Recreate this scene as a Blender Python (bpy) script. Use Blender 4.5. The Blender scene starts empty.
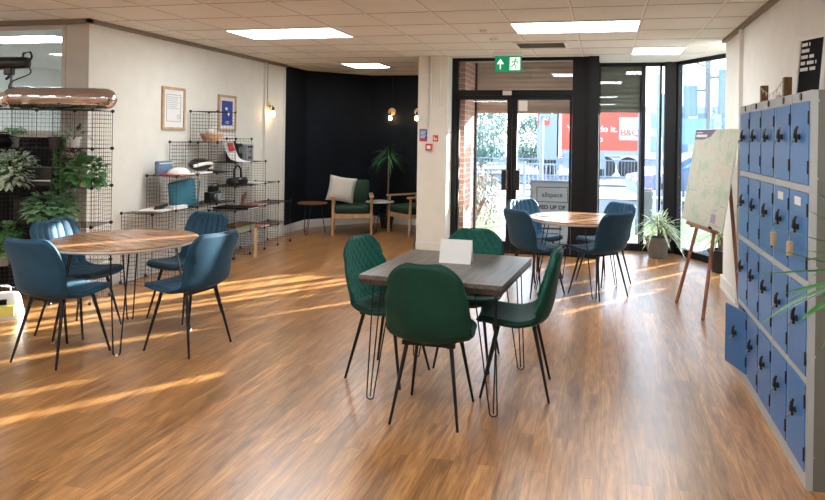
import bpy, math, random
from mathutils import Vector, Matrix, noise
random.seed(7)
PI = math.pi
R = math.radians
scn = bpy.context.scene
col = scn.collection

# ------------------------------------------------------------------ materials
MATS = {}
def nodes_of(name):
    m = bpy.data.materials.new(name); m.use_nodes = True
    nt = m.node_tree
    b = nt.nodes['Principled BSDF']
    return m, nt, b
def plain(name, c, rough=.5, metal=0., bump=0., bscale=40, var=0., vscale=6, coat=0., sheen=0., spec=.5, emis=None, estr=0.):
    m, nt, b = nodes_of(name)
    b.inputs['Roughness'].default_value = rough
    b.inputs['Metallic'].default_value = metal
    b.inputs['Specular IOR Level'].default_value = spec
    b.inputs['Coat Weight'].default_value = coat
    if sheen:
        b.inputs['Sheen Weight'].default_value = sheen
        b.inputs['Sheen Roughness'].default_value = .35
        b.inputs['Sheen Tint'].default_value = (min(1, c[0]*2+.15), min(1, c[1]*2+.15), min(1, c[2]*2+.15), 1)
    tc = nt.nodes.new('ShaderNodeTexCoord')
    n = nt.nodes.new('ShaderNodeTexNoise'); n.inputs['Scale'].default_value = vscale
    n.inputs['Detail'].default_value = 4
    nt.links.new(tc.outputs['Object'], n.inputs['Vector'])
    rp = nt.nodes.new('ShaderNodeValToRGB')
    v = max(var, .03)
    rp.color_ramp.elements[0].position = .3; rp.color_ramp.elements[1].position = .7
    rp.color_ramp.elements[0].color = (c[0]*(1-v), c[1]*(1-v), c[2]*(1-v), 1)
    rp.color_ramp.elements[1].color = (min(1, c[0]*(1+v)), min(1, c[1]*(1+v)), min(1, c[2]*(1+v)), 1)
    nt.links.new(n.outputs['Fac'], rp.inputs['Fac'])
    nt.links.new(rp.outputs['Color'], b.inputs['Base Color'])
    if bump:
        n2 = nt.nodes.new('ShaderNodeTexNoise'); n2.inputs['Scale'].default_value = bscale
        nt.links.new(tc.outputs['Object'], n2.inputs['Vector'])
        bp = nt.nodes.new('ShaderNodeBump'); bp.inputs['Strength'].default_value = bump
        bp.inputs['Distance'].default_value = .01
        nt.links.new(n2.outputs['Fac'], bp.inputs['Height'])
        nt.links.new(bp.outputs['Normal'], b.inputs['Normal'])
    if emis:
        b.inputs['Emission Color'].default_value = (*emis, 1)
        b.inputs['Emission Strength'].default_value = estr
    MATS[name] = m
    return m

def wood(name, c1, c2, rough=.45, scale=3., axis=1, stretch=9., spec=.5):
    m, nt, b = nodes_of(name)
    tc = nt.nodes.new('ShaderNodeTexCoord'); mp = nt.nodes.new('ShaderNodeMapping')
    s = [stretch*scale]*3; s[axis] = scale
    mp.inputs['Scale'].default_value = s
    n = nt.nodes.new('ShaderNodeTexNoise'); n.inputs['Scale'].default_value = 1.; n.inputs['Detail'].default_value = 6
    n.inputs['Distortion'].default_value = .6
    rp = nt.nodes.new('ShaderNodeValToRGB')
    rp.color_ramp.elements[0].position = .32; rp.color_ramp.elements[1].position = .68
    rp.color_ramp.elements[0].color = (*c1, 1); rp.color_ramp.elements[1].color = (*c2, 1)
    nt.links.new(tc.outputs['Object'], mp.inputs['Vector']); nt.links.new(mp.outputs['Vector'], n.inputs['Vector'])
    nt.links.new(n.outputs['Fac'], rp.inputs['Fac']); nt.links.new(rp.outputs['Color'], b.inputs['Base Color'])
    b.inputs['Roughness'].default_value = rough; b.inputs['Specular IOR Level'].default_value = spec
    MATS[name] = m
    return m

def floor_material():
    m, nt, b = nodes_of('oak_planks')
    N, Lk = nt.nodes, nt.links
    tc = N.new('ShaderNodeTexCoord'); mp = N.new('ShaderNodeMapping')
    mp.inputs['Rotation'].default_value = (0, 0, R(90))
    Lk.new(tc.outputs['Object'], mp.inputs['Vector'])
    br = N.new('ShaderNodeTexBrick')
    br.inputs['Scale'].default_value = 1.
    br.inputs['Brick Width'].default_value = 1.0; br.inputs['Row Height'].default_value = .115
    br.inputs['Mortar Size'].default_value = .0012; br.inputs['Mortar Smooth'].default_value = .3
    br.offset = .37; br.offset_frequency = 2
    br.inputs['Color1'].default_value = (0, 0, 0, 1); br.inputs['Color2'].default_value = (1, 1, 1, 1)
    br.inputs['Mortar'].default_value = (0, 0, 0, 1)
    Lk.new(mp.outputs['Vector'], br.inputs['Vector'])
    # grain, shifted for every board
    mp2 = N.new('ShaderNodeMapping'); mp2.inputs['Scale'].default_value = (16, 1.7, 1)
    ad = N.new('ShaderNodeVectorMath'); ad.operation = 'ADD'
    sc = N.new('ShaderNodeVectorMath'); sc.operation = 'SCALE'; sc.inputs['Scale'].default_value = 13.
    Lk.new(br.outputs['Color'], sc.inputs[0])
    Lk.new(tc.outputs['Object'], mp2.inputs['Vector'])
    Lk.new(mp2.outputs['Vector'], ad.inputs[0]); Lk.new(sc.outputs['Vector'], ad.inputs[1])
    n = N.new('ShaderNodeTexNoise'); n.inputs['Scale'].default_value = 1.3; n.inputs['Detail'].default_value = 8
    n.inputs['Roughness'].default_value = .62; n.inputs['Distortion'].default_value = 1.2
    Lk.new(ad.outputs['Vector'], n.inputs['Vector'])
    rp = N.new('ShaderNodeValToRGB')
    e = rp.color_ramp.elements
    e[0].position = .30; e[0].color = (.165, .062, .016, 1)
    e[1].position = .72; e[1].color = (.52, .265, .095, 1)
    k = e.new(.5); k.color = (.355, .16, .050, 1)
    Lk.new(n.outputs['Fac'], rp.inputs['Fac'])
    hs = N.new('ShaderNodeHueSaturation')
    mr = N.new('ShaderNodeMapRange'); mr.inputs['To Min'].default_value = .74; mr.inputs['To Max'].default_value = 1.18
    Lk.new(br.outputs['Color'], mr.inputs['Value']); Lk.new(mr.outputs['Result'], hs.inputs['Value'])
    Lk.new(rp.outputs['Color'], hs.inputs['Color'])
    mp3 = N.new('ShaderNodeMapping'); mp3.inputs['Scale'].default_value = (110, 6, 1)
    Lk.new(tc.outputs['Object'], mp3.inputs['Vector'])
    n3 = N.new('ShaderNodeTexNoise'); n3.inputs['Scale'].default_value = 1.; n3.inputs['Detail'].default_value = 5; n3.inputs['Distortion'].default_value = .5
    Lk.new(mp3.outputs['Vector'], n3.inputs['Vector'])
    g3 = N.new('ShaderNodeMapRange'); g3.inputs['From Min'].default_value = .35; g3.inputs['From Max'].default_value = .65
    g3.inputs['To Min'].default_value = .80; g3.inputs['To Max'].default_value = 1.26
    Lk.new(n3.outputs['Fac'], g3.inputs['Value'])
    hs2 = N.new('ShaderNodeHueSaturation'); Lk.new(g3.outputs['Result'], hs2.inputs['Value']); Lk.new(hs.outputs['Color'], hs2.inputs['Color'])
    hs = hs2
    mx = N.new('ShaderNodeMixRGB'); mx.inputs['Color2'].default_value = (.10, .045, .018, 1)
    ml = N.new('ShaderNodeMath'); ml.operation = 'MULTIPLY'; ml.inputs[1].default_value = .6
    Lk.new(br.outputs['Fac'], ml.inputs[0]); Lk.new(ml.outputs[0], mx.inputs['Fac'])
    Lk.new(hs.outputs['Color'], mx.inputs['Color1']); Lk.new(mx.outputs['Color'], b.inputs['Base Color'])
    rr = N.new('ShaderNodeMapRange'); rr.inputs['To Min'].default_value = .26; rr.inputs['To Max'].default_value = .42
    Lk.new(n.outputs['Fac'], rr.inputs['Value']); Lk.new(rr.outputs['Result'], b.inputs['Roughness'])
    bp = N.new('ShaderNodeBump'); bp.inputs['Strength'].default_value = .12; bp.inputs['Distance'].default_value = .004
    Lk.new(n.outputs['Fac'], bp.inputs['Height']); Lk.new(bp.outputs['Normal'], b.inputs['Normal'])
    b.inputs['Specular IOR Level'].default_value = .7
    b.inputs['Coat Weight'].default_value = .55; b.inputs['Coat Roughness'].default_value = .28
    return m

def glass_material(name='window_glass', tint=(.93, .97, .97)):
    m = bpy.data.materials.new(name); m.use_nodes = True; nt = m.node_tree
    nt.nodes.remove(nt.nodes['Principled BSDF'])
    out = nt.nodes['Material Output']
    t = nt.nodes.new('ShaderNodeBsdfTransparent'); t.inputs['Color'].default_value = (*tint, 1)
    g = nt.nodes.new('ShaderNodeBsdfGlossy'); g.inputs['Roughness'].default_value = .01
    fr = nt.nodes.new('ShaderNodeFresnel'); fr.inputs['IOR'].default_value = 1.5
    n = nt.nodes.new('ShaderNodeMath'); n.operation = 'MINIMUM'; n.inputs[1].default_value = .5
    mx = nt.nodes.new('ShaderNodeMixShader')
    nt.links.new(fr.outputs[0], n.inputs[0])
    nt.links.new(n.outputs[0], mx.inputs[0]); nt.links.new(t.outputs[0], mx.inputs[1]); nt.links.new(g.outputs[0], mx.inputs[2])
    nt.links.new(mx.outputs[0], out.inputs['Surface'])
    return m

def brick_material():
    m, nt, b = nodes_of('brick')
    tc = nt.nodes.new('ShaderNodeTexCoord')
    mp = nt.nodes.new('ShaderNodeMapping')
    sp = nt.nodes.new('ShaderNodeSeparateXYZ'); cb = nt.nodes.new('ShaderNodeCombineXYZ')
    ad = nt.nodes.new('ShaderNodeMath'); ad.operation = 'ADD'
    nt.links.new(tc.outputs['Object'], sp.inputs[0])
    nt.links.new(sp.outputs['X'], ad.inputs[0]); nt.links.new(sp.outputs['Y'], ad.inputs[1])
    nt.links.new(ad.outputs[0], cb.inputs['X']); nt.links.new(sp.outputs['Z'], cb.inputs['Y'])
    br = nt.nodes.new('ShaderNodeTexBrick')
    br.inputs['Scale'].default_value = 1; br.inputs['Brick Width'].default_value = .225; br.inputs['Row Height'].default_value = .075
    br.inputs['Mortar Size'].default_value = .006
    br.inputs['Color1'].default_value = (.42, .17, .12, 1); br.inputs['Color2'].default_value = (.55, .27, .2, 1)
    br.inputs['Mortar'].default_value = (.6, .55, .5, 1)
    nt.links.new(cb.outputs[0], br.inputs['Vector']); nt.links.new(br.outputs['Color'], b.inputs['Base Color'])
    b.inputs['Roughness'].default_value = .9
    return m

def quilt_material(name, c):   # velvet: broad soft sheen
    m = plain(name, c, rough=.62, var=.22, vscale=5, sheen=.35, bump=.05, bscale=300, spec=.3)
    return m

def foliage_material(name, c, v=.35):
    m, nt, b = nodes_of(name)
    tc = nt.nodes.new('ShaderNodeTexCoord')
    n = nt.nodes.new('ShaderNodeTexNoise'); n.inputs['Scale'].default_value = 23
    nt.links.new(tc.outputs['Object'], n.inputs['Vector'])
    rp = nt.nodes.new('ShaderNodeValToRGB')
    rp.color_ramp.elements[0].position = .35; rp.color_ramp.elements[1].position = .65
    rp.color_ramp.elements[0].color = tuple(x*(1-v) for x in c)+(1,)
    rp.color_ramp.elements[1].color = tuple(min(1, x*(1+v)) for x in c)+(1,)
    nt.links.new(n.outputs['Fac'], rp.inputs['Fac']); nt.links.new(rp.outputs['Color'], b.inputs['Base Color'])
    b.inputs['Roughness'].default_value = .45
    b.inputs['Subsurface Weight'].default_value = 0
    MATS[name] = m
    return m

M = {}
M['floor'] = floor_material()
M['glass'] = glass_material()
M['brick'] = brick_material()
M['wall'] = plain('cream_wall_paint', (.77, .755, .69), .8, bump=.05, bscale=120)
M['wall_r'] = plain('pale_wall_paint', (.78, .76, .71), .8, bump=.05, bscale=120)
M['pier'] = plain('grey_white_paint', (.66, .64, .60), .8)
M['column'] = plain('column_paint', (.70, .66, .58), .7)
M['navy'] = plain('dark_navy_paint', (.0035, .006, .010), .7, spec=.2, bump=.15, bscale=30, var=.3, vscale=2)
M['white'] = plain('white_gloss_paint', (.72, .70, .66), .4)
M['tile'] = plain('ceiling_tile', (.78, .75, .70), .9, bump=.25, bscale=160, var=.04, vscale=1.4)
M['tbar'] = plain('ceiling_bar', (.82, .78, .72), .6)
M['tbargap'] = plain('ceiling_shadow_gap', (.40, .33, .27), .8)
M['cove'] = plain('brown_grey_cornice', (.26, .215, .17), .7)
M['black'] = plain('black_powder_coat', (.006, .006, .007), .4)
M['blackm'] = plain('black_satin_metal', (.012, .012, .014), .32, metal=.4)
M['alu'] = plain('dark_window_aluminium', (.006, .006, .007), .5, spec=.25)
M['panel'] = plain('light_diffuser', (1, 1, 1), .6, emis=(.93, .98, 1.), estr=13.)
M['whitetrim'] = plain('light_trim', (.8, .8, .8), .5)
M['blue_velvet'] = quilt_material('blue_velvet', (.011, .055, .100))
M['blue_velvet_in'] = quilt_material('blue_velvet_channelled', (.013, .063, .112))
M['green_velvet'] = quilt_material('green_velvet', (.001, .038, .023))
M['green_velvet_in'] = quilt_material('green_velvet_quilted_lit', (.006, .105, .078))  # lighter copy of the green velvet, lit sheen put into its colour
M['wal'] = wood('round_tabletop_wood', (.25, .115, .05), (.47, .245, .115), .24, 2.2, 0, 10)
M['darkwood'] = wood('grey_brown_tabletop_wood', (.045, .036, .031), (.15, .125, .11), .33, 2.5, 1, 12)
M['darkedge'] = wood('dark_table_edge', (.018, .011, .008), (.055, .034, .024), .4, 3, 1, 10)
M['oak'] = wood('pale_oak', (.40, .23, .11), (.60, .38, .2), .5, 6, 2, 6)
M['oakf'] = wood('frame_oak', (.42, .27, .14), (.62, .44, .26), .5, 6, 2, 6)
M['easel'] = wood('red_brown_wood', (.20, .075, .04), (.33, .14, .075), .4, 6, 2, 6)
M['postw'] = wood('brown_post_wood', (.12, .05, .012), (.25, .12, .035), .6, 6, 2, 6)
M['lock_frame'] = plain('locker_frame_grey', (.42, .44, .44), .45)
M['lock_side'] = plain('locker_side_grey', (.165, .16, .135), .5)
M['lock_door'] = plain('locker_door_blue', (.030, .155, .40), .36)
M['plastic'] = plain('black_plastic', (.01, .01, .01), .3)
M['chrome'] = plain('chrome', (.7, .7, .7), .15, metal=1.)
M['brass'] = plain('brass', (.55, .36, .12), .3, metal=1.)
M['paper'] = plain('white_paper', (.78, .77, .75), .7)
M['exit'] = plain('exit_green', (.0, .20, .09), .4, emis=(0., .30, .12), estr=.35)
M['exitw'] = plain('exit_white', (.85, .9, .85), .4, emis=(.8, 1, .85), estr=.5)
M['red'] = plain('sign_red', (.55, .02, .02), .4)
M['bluesign'] = plain('sign_blue', (.02, .05, .30), .4)
M['dark'] = plain('near_black_board', (.003, .003, .004), .6, spec=.15)
M['grille'] = plain('grey_brown_grille', (.10, .085, .07), .6)
M['potgrey'] = plain('grey_ceramic', (.15, .14, .125), .55, bump=.1)
M['potdark'] = plain('charcoal_pot', (.02, .022, .022), .5)
M['potwhite'] = plain('white_ceramic', (.75, .73, .7), .35)
M['soil'] = plain('soil', (.03, .018, .01), .95, bump=.4)
M['bark'] = plain('bark', (.20, .13, .08), .85, bump=.3)
M['lf_green'] = foliage_material('leaf_mid_green', (.09, .25, .08))
M['lf_dark'] = foliage_material('leaf_dark_green', (.035, .11, .035))
M['lf_pale'] = foliage_material('leaf_variegated', (.40, .48, .36), .5)
M['lf_euc'] = foliage_material('leaf_blue_green', (.16, .33, .18))
M['lf_purple'] = foliage_material('leaf_purple', (.12, .05, .08))
M['lf_spider'] = foliage_material('leaf_cream_striped', (.46, .52, .30), .4)
M['lf_right'] = foliage_material('leaf_glossy_green', (.035, .15, .028))
M['foil'] = plain('rose_chrome_foil', (.56, .52, .54), .09, metal=1., bump=.25, bscale=9)
M['foils'] = plain('silver_foil', (.85, .84, .84), .08, metal=1., bump=.25, bscale=9)
M['teal'] = plain('teal_cloth', (.03, .17, .24), .7, var=.1)
M['denim'] = plain('blue_grey_cloth', (.14, .22, .32), .8, var=.2, vscale=30)
M['peach'] = plain('peach_wicker', (.62, .38, .24), .7, bump=.5, var=.3, vscale=30)
M['creamc'] = plain('cream_knit', (.55, .51, .44), .9, bump=.6, bscale=90)
M['cush'] = plain('bottle_green_cushion', (.006, .032, .016), .8, bump=.1)
M['tabbrown'] = plain('side_table_brown', (.13, .055, .02), .5)
M['tabwhite'] = plain('side_table_pale', (.5, .48, .46), .4)
M['bulb'] = plain('warm_bulb', (1, .8, .5), .3, emis=(1, .66, .32), estr=30.)
M['map'] = None
M['greycard'] = plain('grey_sign_board', (.33, .35, .37), .5)
M['greytext'] = plain('dark_sign_text', (.02, .02, .025), .6)
M['shutter'] = plain('brown_shutter_slats', (.40, .29, .24), .55)
M['shutter2'] = plain('olive_grey_shutter_slats', (.13, .12, .09), .45)
M['concrete'] = plain('paving', (.15, .145, .14), .9, bump=.2, bscale=20, var=.15, vscale=3)
M['road'] = plain('road', (.11, .13, .16), .9, var=.12, vscale=.6)
M['grass'] = foliage_material('grass', (.13, .20, .06))
M['truckred'] = plain('truck_red', (.70, .065, .035), .5)
M['truckgrey'] = plain('truck_grey_blue', (.22, .27, .34), .5)
M['truckwhite'] = plain('truck_white', (.8, .78, .76), .5)
M['orange'] = plain('logo_orange', (.60, .07, .03), .5)
M['carblue'] = plain('car_blue', (.06, .13, .26), .25, coat=.5)
M['tyre'] = plain('tyre', (.01, .01, .01), .8)
M['galv'] = plain('galvanised_steel', (.20, .23, .27), .5)
M['traffic'] = plain('traffic_housing_glare', (.20, .33, .46), .5)  # pale blue carries the window glare in the housing colour
M['bluebox'] = plain('blue_sign_plate', (.22, .43, .66), .5)
M['leafred'] = foliage_material('shrub_russet', (.33, .13, .09))
M['shgreen'] = foliage_material('shrub_green', (.16, .24, .13))
M['hedge'] = foliage_material('hedge_teal_green', (.06, .19, .13))
M['hedgep'] = foliage_material('tree_grey_green', (.24, .34, .30))
M['facade'] = plain('pale_facade', (.60, .68, .76), .8)
M['winblue'] = plain('facade_window', (.22, .34, .48), .2)
M['greenbk'] = plain('sage_fabric', (.28, .30, .20), .8)
M['pink'] = plain('pink_card', (.5, .18, .15), .6)
M['carpet'] = plain('grey_office_floor', (.12, .12, .12), .95)
M['backwall'] = plain('office_wall', (.80, .82, .80), .8)
M['yellow'] = plain('yellow_print', (.65, .6, .12), .6)
M['amber'] = plain('amber_print', (.55, .16, .02), .6)

def map_material():
    m, nt, b = nodes_of('printed_map')
    N, Lk = nt.nodes, nt.links
    tc = N.new('ShaderNodeTexCoord')
    n = N.new('ShaderNodeTexNoise'); n.inputs['Scale'].default_value = 5; n.inputs['Detail'].default_value = 7
    Lk.new(tc.outputs['Object'], n.inputs['Vector'])
    rp = N.new('ShaderNodeValToRGB'); e = rp.color_ramp.elements
    e[0].position = .38; e[0].color = (.34, .40, .27, 1); e[1].position = .64; e[1].color = (.47, .40, .31, 1)
    k = e.new(.5); k.color = (.44, .45, .36, 1)
    Lk.new(n.outputs['Fac'], rp.inputs['Fac'])
    v = N.new('ShaderNodeTexVoronoi'); v.feature = 'DISTANCE_TO_EDGE'; v.inputs['Scale'].default_value = 9
    Lk.new(tc.outputs['Object'], v.inputs['Vector'])
    lt = N.new('ShaderNodeMath'); lt.operation = 'LESS_THAN'; lt.inputs[1].default_value = .02
    Lk.new(v.outputs['Distance'], lt.inputs[0])
    ml = N.new('ShaderNodeMath'); ml.operation = 'MULTIPLY'; ml.inputs[1].default_value = .45
    Lk.new(lt.outputs[0], ml.inputs[0])
    mx = N.new('ShaderNodeMixRGB'); mx.inputs['Color2'].default_value = (.44, .20, .15, 1)
    Lk.new(ml.outputs[0], mx.inputs['Fac']); Lk.new(rp.outputs['Color'], mx.inputs['Color1'])
    Lk.new(mx.outputs['Color'], b.inputs['Base Color']); b.inputs['Roughness'].default_value = .5
    return m
M['map'] = map_material()

# ------------------------------------------------------------------ mesh building
class MB:
    def __init__(s): s.v = []; s.f = []; s.mi = []; s.cur = 0; s.mats = []
    def use(s, m):
        if m not in s.mats: s.mats.append(m)
        s.cur = s.mats.index(m); return s
    def add(s, vs, fs, mx=None):
        o = len(s.v)
        for p in vs:
            p = Vector(p)
            if mx is not None: p = mx @ p
            s.v.append(p)
        for f in fs:
            s.f.append([i+o for i in f]); s.mi.append(s.cur)
        return s
    def box(s, x0, x1, y0, y1, z0, z1, mx=None):
        vs = [(x, y, z) for z in (z0, z1) for y in (y0, y1) for x in (x0, x1)]
        fs = [(0, 2, 3, 1), (4, 5, 7, 6), (0, 1, 5, 4), (2, 6, 7, 3), (0, 4, 6, 2), (1, 3, 7, 5)]
        return s.add(vs, fs, mx)
    def rbox(s, x0, x1, y0, y1, z0, z1, r=.01, mx=None):     # box with chamfered vertical and top edges
        pts = []
        def ring(z, i):
            a0, a1, b0, b1 = x0+i, x1-i, y0+i, y1-i
            q = r
            return [(a0+q, b0, z), (a1-q, b0, z), (a1, b0+q, z), (a1, b1-q, z), (a1-q, b1, z), (a0+q, b1, z), (a0, b1-q, z), (a0, b0+q, z)]
        rs = [ring(z0, r*.6), ring(z0+r, 0), ring(z1-r, 0), ring(z1, r*.6)]
        vs = sum(rs, []); fs = []
        for k in range(3):
            for i in range(8):
                j = (i+1) % 8
                fs.append((k*8+i, k*8+j, k*8+8+j, k*8+8+i))
        fs.append(tuple(range(7, -1, -1))); fs.append(tuple(range(24, 32)))
        return s.add(vs, fs, mx)
    def tube(s, pts, r, seg=8, mx=None, r2=None, cap=True):
        pts = [Vector(p) for p in pts]; n = len(pts); vs = []; fs = []
        up = None
        for i, p in enumerate(pts):
            d = (pts[min(i+1, n-1)]-pts[max(i-1, 0)])
            if d.length < 1e-9: d = Vector((0, 0, 1))
            d.normalize()
            if up is None:
                up = Vector((0, 0, 1)) if abs(d.z) < .9 else Vector((1, 0, 0))
            a = d.cross(up)
            if a.length < 1e-6: a = d.cross(Vector((0, 1, 0)))
            a.normalize(); b = d.cross(a).normalized(); up = -b if False else up
            rr = r if r2 is None else r+(r2-r)*i/(n-1)
            if isinstance(r, (list, tuple)): rr = r[i]
            for k in range(seg):
                t = 2*PI*k/seg
                vs.append(p+a*math.cos(t)*rr+b*math.sin(t)*rr)
        for i in range(n-1):
            for k in range(seg):
                j = (k+1) % seg
                fs.append((i*seg+k, i*seg+j, (i+1)*seg+j, (i+1)*seg+k))
        if cap:
            fs.append(tuple(range(seg-1, -1, -1))); fs.append(tuple(range((n-1)*seg, n*seg)))
        return s.add(vs, fs, mx)
    def lathe(s, prof, c=(0, 0, 0), seg=24, mx=None):
        vs = []; fs = []; n = len(prof)
        for (r, z) in prof:
            for k in range(seg):
                t = 2*PI*k/seg
                vs.append((c[0]+r*math.cos(t), c[1]+r*math.sin(t), c[2]+z))
        for i in range(n-1):
            for k in range(seg):
                j = (k+1) % seg
                fs.append((i*seg+k, i*seg+j, (i+1)*seg+j, (i+1)*seg+k))
        fs.append(tuple(range(seg-1, -1, -1))); fs.append(tuple(range((n-1)*seg, n*seg)))
        return s.add(vs, fs, mx)
    def prism(s, poly, z0, z1, mx=None):
        n = len(poly)
        vs = [(x, y, z0) for x, y in poly]+[(x, y, z1) for x, y in poly]
        fs = [(i, (i+1) % n, n+(i+1) % n, n+i) for i in range(n)]
        fs += [tuple(range(n-1, -1, -1)), tuple(range(n, 2*n))]
        return s.add(vs, fs, mx)
    def ball(s, c, rx, ry=None, rz=None, seg=14, rings=8, mx=None, wob=0.):
        ry = ry or rx; rz = rz or rx
        vs = []; fs = []
        for i in range(1, rings):
            ph = PI*i/rings
            for k in range(seg):
                t = 2*PI*k/seg
                q = 1+wob*noise.noise(Vector((math.cos(t)*2+c[0]*5, math.sin(t)*2, math.cos(ph)*2+c[1])))
                vs.append((c[0]+rx*math.sin(ph)*math.cos(t)*q, c[1]+ry*math.sin(ph)*math.sin(t)*q, c[2]+rz*math.cos(ph)*q))
        b = len(vs); vs += [(c[0], c[1], c[2]+rz), (c[0], c[1], c[2]-rz)]
        for i in range(rings-2):
            for k in range(seg):
                j = (k+1) % seg
                fs.append((i*seg+k, (i+1)*seg+k, (i+1)*seg+j, i*seg+j))
        for k in range(seg):
            j = (k+1) % seg
            fs.append((b, k, j)); fs.append((b+1, (rings-2)*seg+j, (rings-2)*seg+k))
        return s.add(vs, fs, mx)
    def leaf(s, base, d, L, W, droop=.3, n=4, up=Vector((0, 0, 1)), fold=.15):
        base = Vector(base); d = Vector(d).normalized()
        side = d.cross(up)
        if side.length < 1e-3: side = Vector((1, 0, 0))
        side.normalize(); nn = side.cross(d).normalized()
        vs = []; fs = []
        for i in range(n+1):
            t = i/n
            p = base+d*L*t-Vector((0, 0, 1))*droop*L*t*t
            w = W*.5*math.sin(PI*min(1, t*.93+.05))**.8 if i < n else 0.0005
            if i == 0: w = W*.12
            vs += [p-side*w+nn*fold*w, p, p+side*w+nn*fold*w]
        for i in range(n):
            a = i*3
            fs += [(a, a+1, a+4, a+3), (a+1, a+2, a+5, a+4)]
        return s.add(vs, fs)
    def build(s, name, mat=None, parent=None, smooth=None, loc=None, rot=None):
        me = bpy.data.meshes.new(name)
        me.from_pydata([tuple(p) for p in s.v], [], s.f)
        ms = s.mats if s.mats else [mat]
        for m in ms: me.materials.append(m)
        if s.mats:
            me.polygons.foreach_set('material_index', s.mi)
        me.update()
        if smooth:
            me.polygons.foreach_set('use_smooth', [True]*len(me.polygons))
            try: me.set_sharp_from_angle(angle=R(smooth))
            except Exception: pass
        o = bpy.data.objects.new(name, me); col.objects.link(o)
        if parent is not None: o.parent = parent
        if loc is not None: o.location = loc
        if rot is not None: o.rotation_euler = rot
        return o

def tag(o, label=None, cat=None, group=None, kind=None):
    if label: o['label'] = label
    if cat: o['category'] = cat
    if group: o['group'] = group
    if kind: o['kind'] = kind
    return o
def thing(name, label, cat, loc=(0, 0, 0), rz=0., group=None):
    o = bpy.data.objects.new(name, None); col.objects.link(o)
    o.empty_display_size = .1
    o.location = loc; o.rotation_euler = (0, 0, rz)
    return tag(o, label, cat, group)
def struct(mb, name, mat=None, parent=None, smooth=None):
    o = mb.build(name, mat, parent, smooth)
    if parent is None: o['kind'] = 'structure'
    return o
CH = {}
def kids(o):
    return list(o.children)
def copy_tree(o, parent=None):
    c = o.copy(); col.objects.link(c)
    if parent is not None: c.parent = parent
    for ch in kids(o): copy_tree(ch, c)
    return c
def dup(o, loc, rz, label, group=None):
    c = copy_tree(o); c.location = loc; c.rotation_euler = (0, 0, rz)
    c['label'] = label
    if group: c['group'] = group
    return c
def text(s, size, mat, parent, name='lettering', loc=(0, 0, 0), rot=(0, 0, 0), align='CENTER', ext=.001, bold=0.):
    cu = bpy.data.curves.new('t', 'FONT'); cu.body = s; cu.size = size; cu.extrude = ext
    cu.align_x = align; cu.align_y = 'CENTER'; cu.offset = bold
    t = bpy.data.objects.new('t', cu); col.objects.link(t)
    bpy.context.view_layer.update()
    dg = bpy.context.evaluated_depsgraph_get()
    me = bpy.data.meshes.new_from_object(t.evaluated_get(dg))
    bpy.data.objects.remove(t); bpy.data.curves.remove(cu)
    me.materials.clear(); me.materials.append(mat)
    o = bpy.data.objects.new(name, me); col.objects.link(o)
    o.parent = parent; o.location = loc; o.rotation_euler = rot
    return o
def crom(pts, n):
    pts = [Vector(p) for p in pts]
    P = [pts[0]*2-pts[1]]+pts+[pts[-1]*2-pts[-2]]
    out = []
    m = len(pts)-1
    for i in range(n+1):
        u = i/n*m; k = min(int(u), m-1); t = u-k
        a, b, c, d = P[k], P[k+1], P[k+2], P[k+3]
        out.append(.5*((2*b)+(c-a)*t+(2*a-5*b+4*c-d)*t*t+(3*b-a-3*c+d)*t**3))
    return out

# ------------------------------------------------------------------ camera
CAM_H = 1.5626
F_PX = 638.1
cd = bpy.data.cameras.new('camera'); cam = bpy.data.objects.new('camera', cd); col.objects.link(cam)
yaw, roll = .2212, .0149
d = Vector((-math.sin(yaw), math.cos(yaw), 0)); r = Vector((math.cos(yaw), math.sin(yaw), 0)); u = Vector((0, 0, 1))
r2 = r*math.cos(roll)+u*math.sin(roll); u2 = -r*math.sin(roll)+u*math.cos(roll)
mx = Matrix((r2, u2, -d)).transposed().to_4x4(); mx.translation = (0, 0, CAM_H)
cam.matrix_world = mx
cd.sensor_width = 36.; cd.sensor_fit = 'HORIZONTAL'; cd.lens = F_PX/825*36
cd.shift_x = -(461.75-412.5)/825; cd.shift_y = -(250-137.26)/825
cd.clip_start = .05; cd.clip_end = 400
scn.camera = cam

# ------------------------------------------------------------------ room shell
H = 2.65
XL, XR = -4.88, 1.25
poly = [(-8.5, -4), (XR, -4), (XR, 7.3), (2.1, 7.3), (.95, 9.3), (-.1, 9.3), (-.1, 8.6), (-2.45, 8.6), (-2.7, 10.3), (-3.1, 10.85),
        (-4.12, 10.85), (-4.93, 9.95), (XL, 9.1), (XL, 5.23), (-8.5, 5.23)]
struct(MB().prism(poly, -.02, 0), 'floor', M['floor'])
struct(MB().prism([(-8.9, -4.3), (2.3, -4.3), (2.3, 7.2), (1.05, 9.45), (-.2, 9.45), (-.2, 9.0), (-2.6, 9.0), (-2.6, 10.4), (-3.0, 11.05), (-4.3, 11.05), (-5.2, 10.1), (-5.2, 5.3), (-8.9, 5.3)], H, H+.12), 'ceiling', M['tile'])
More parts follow.
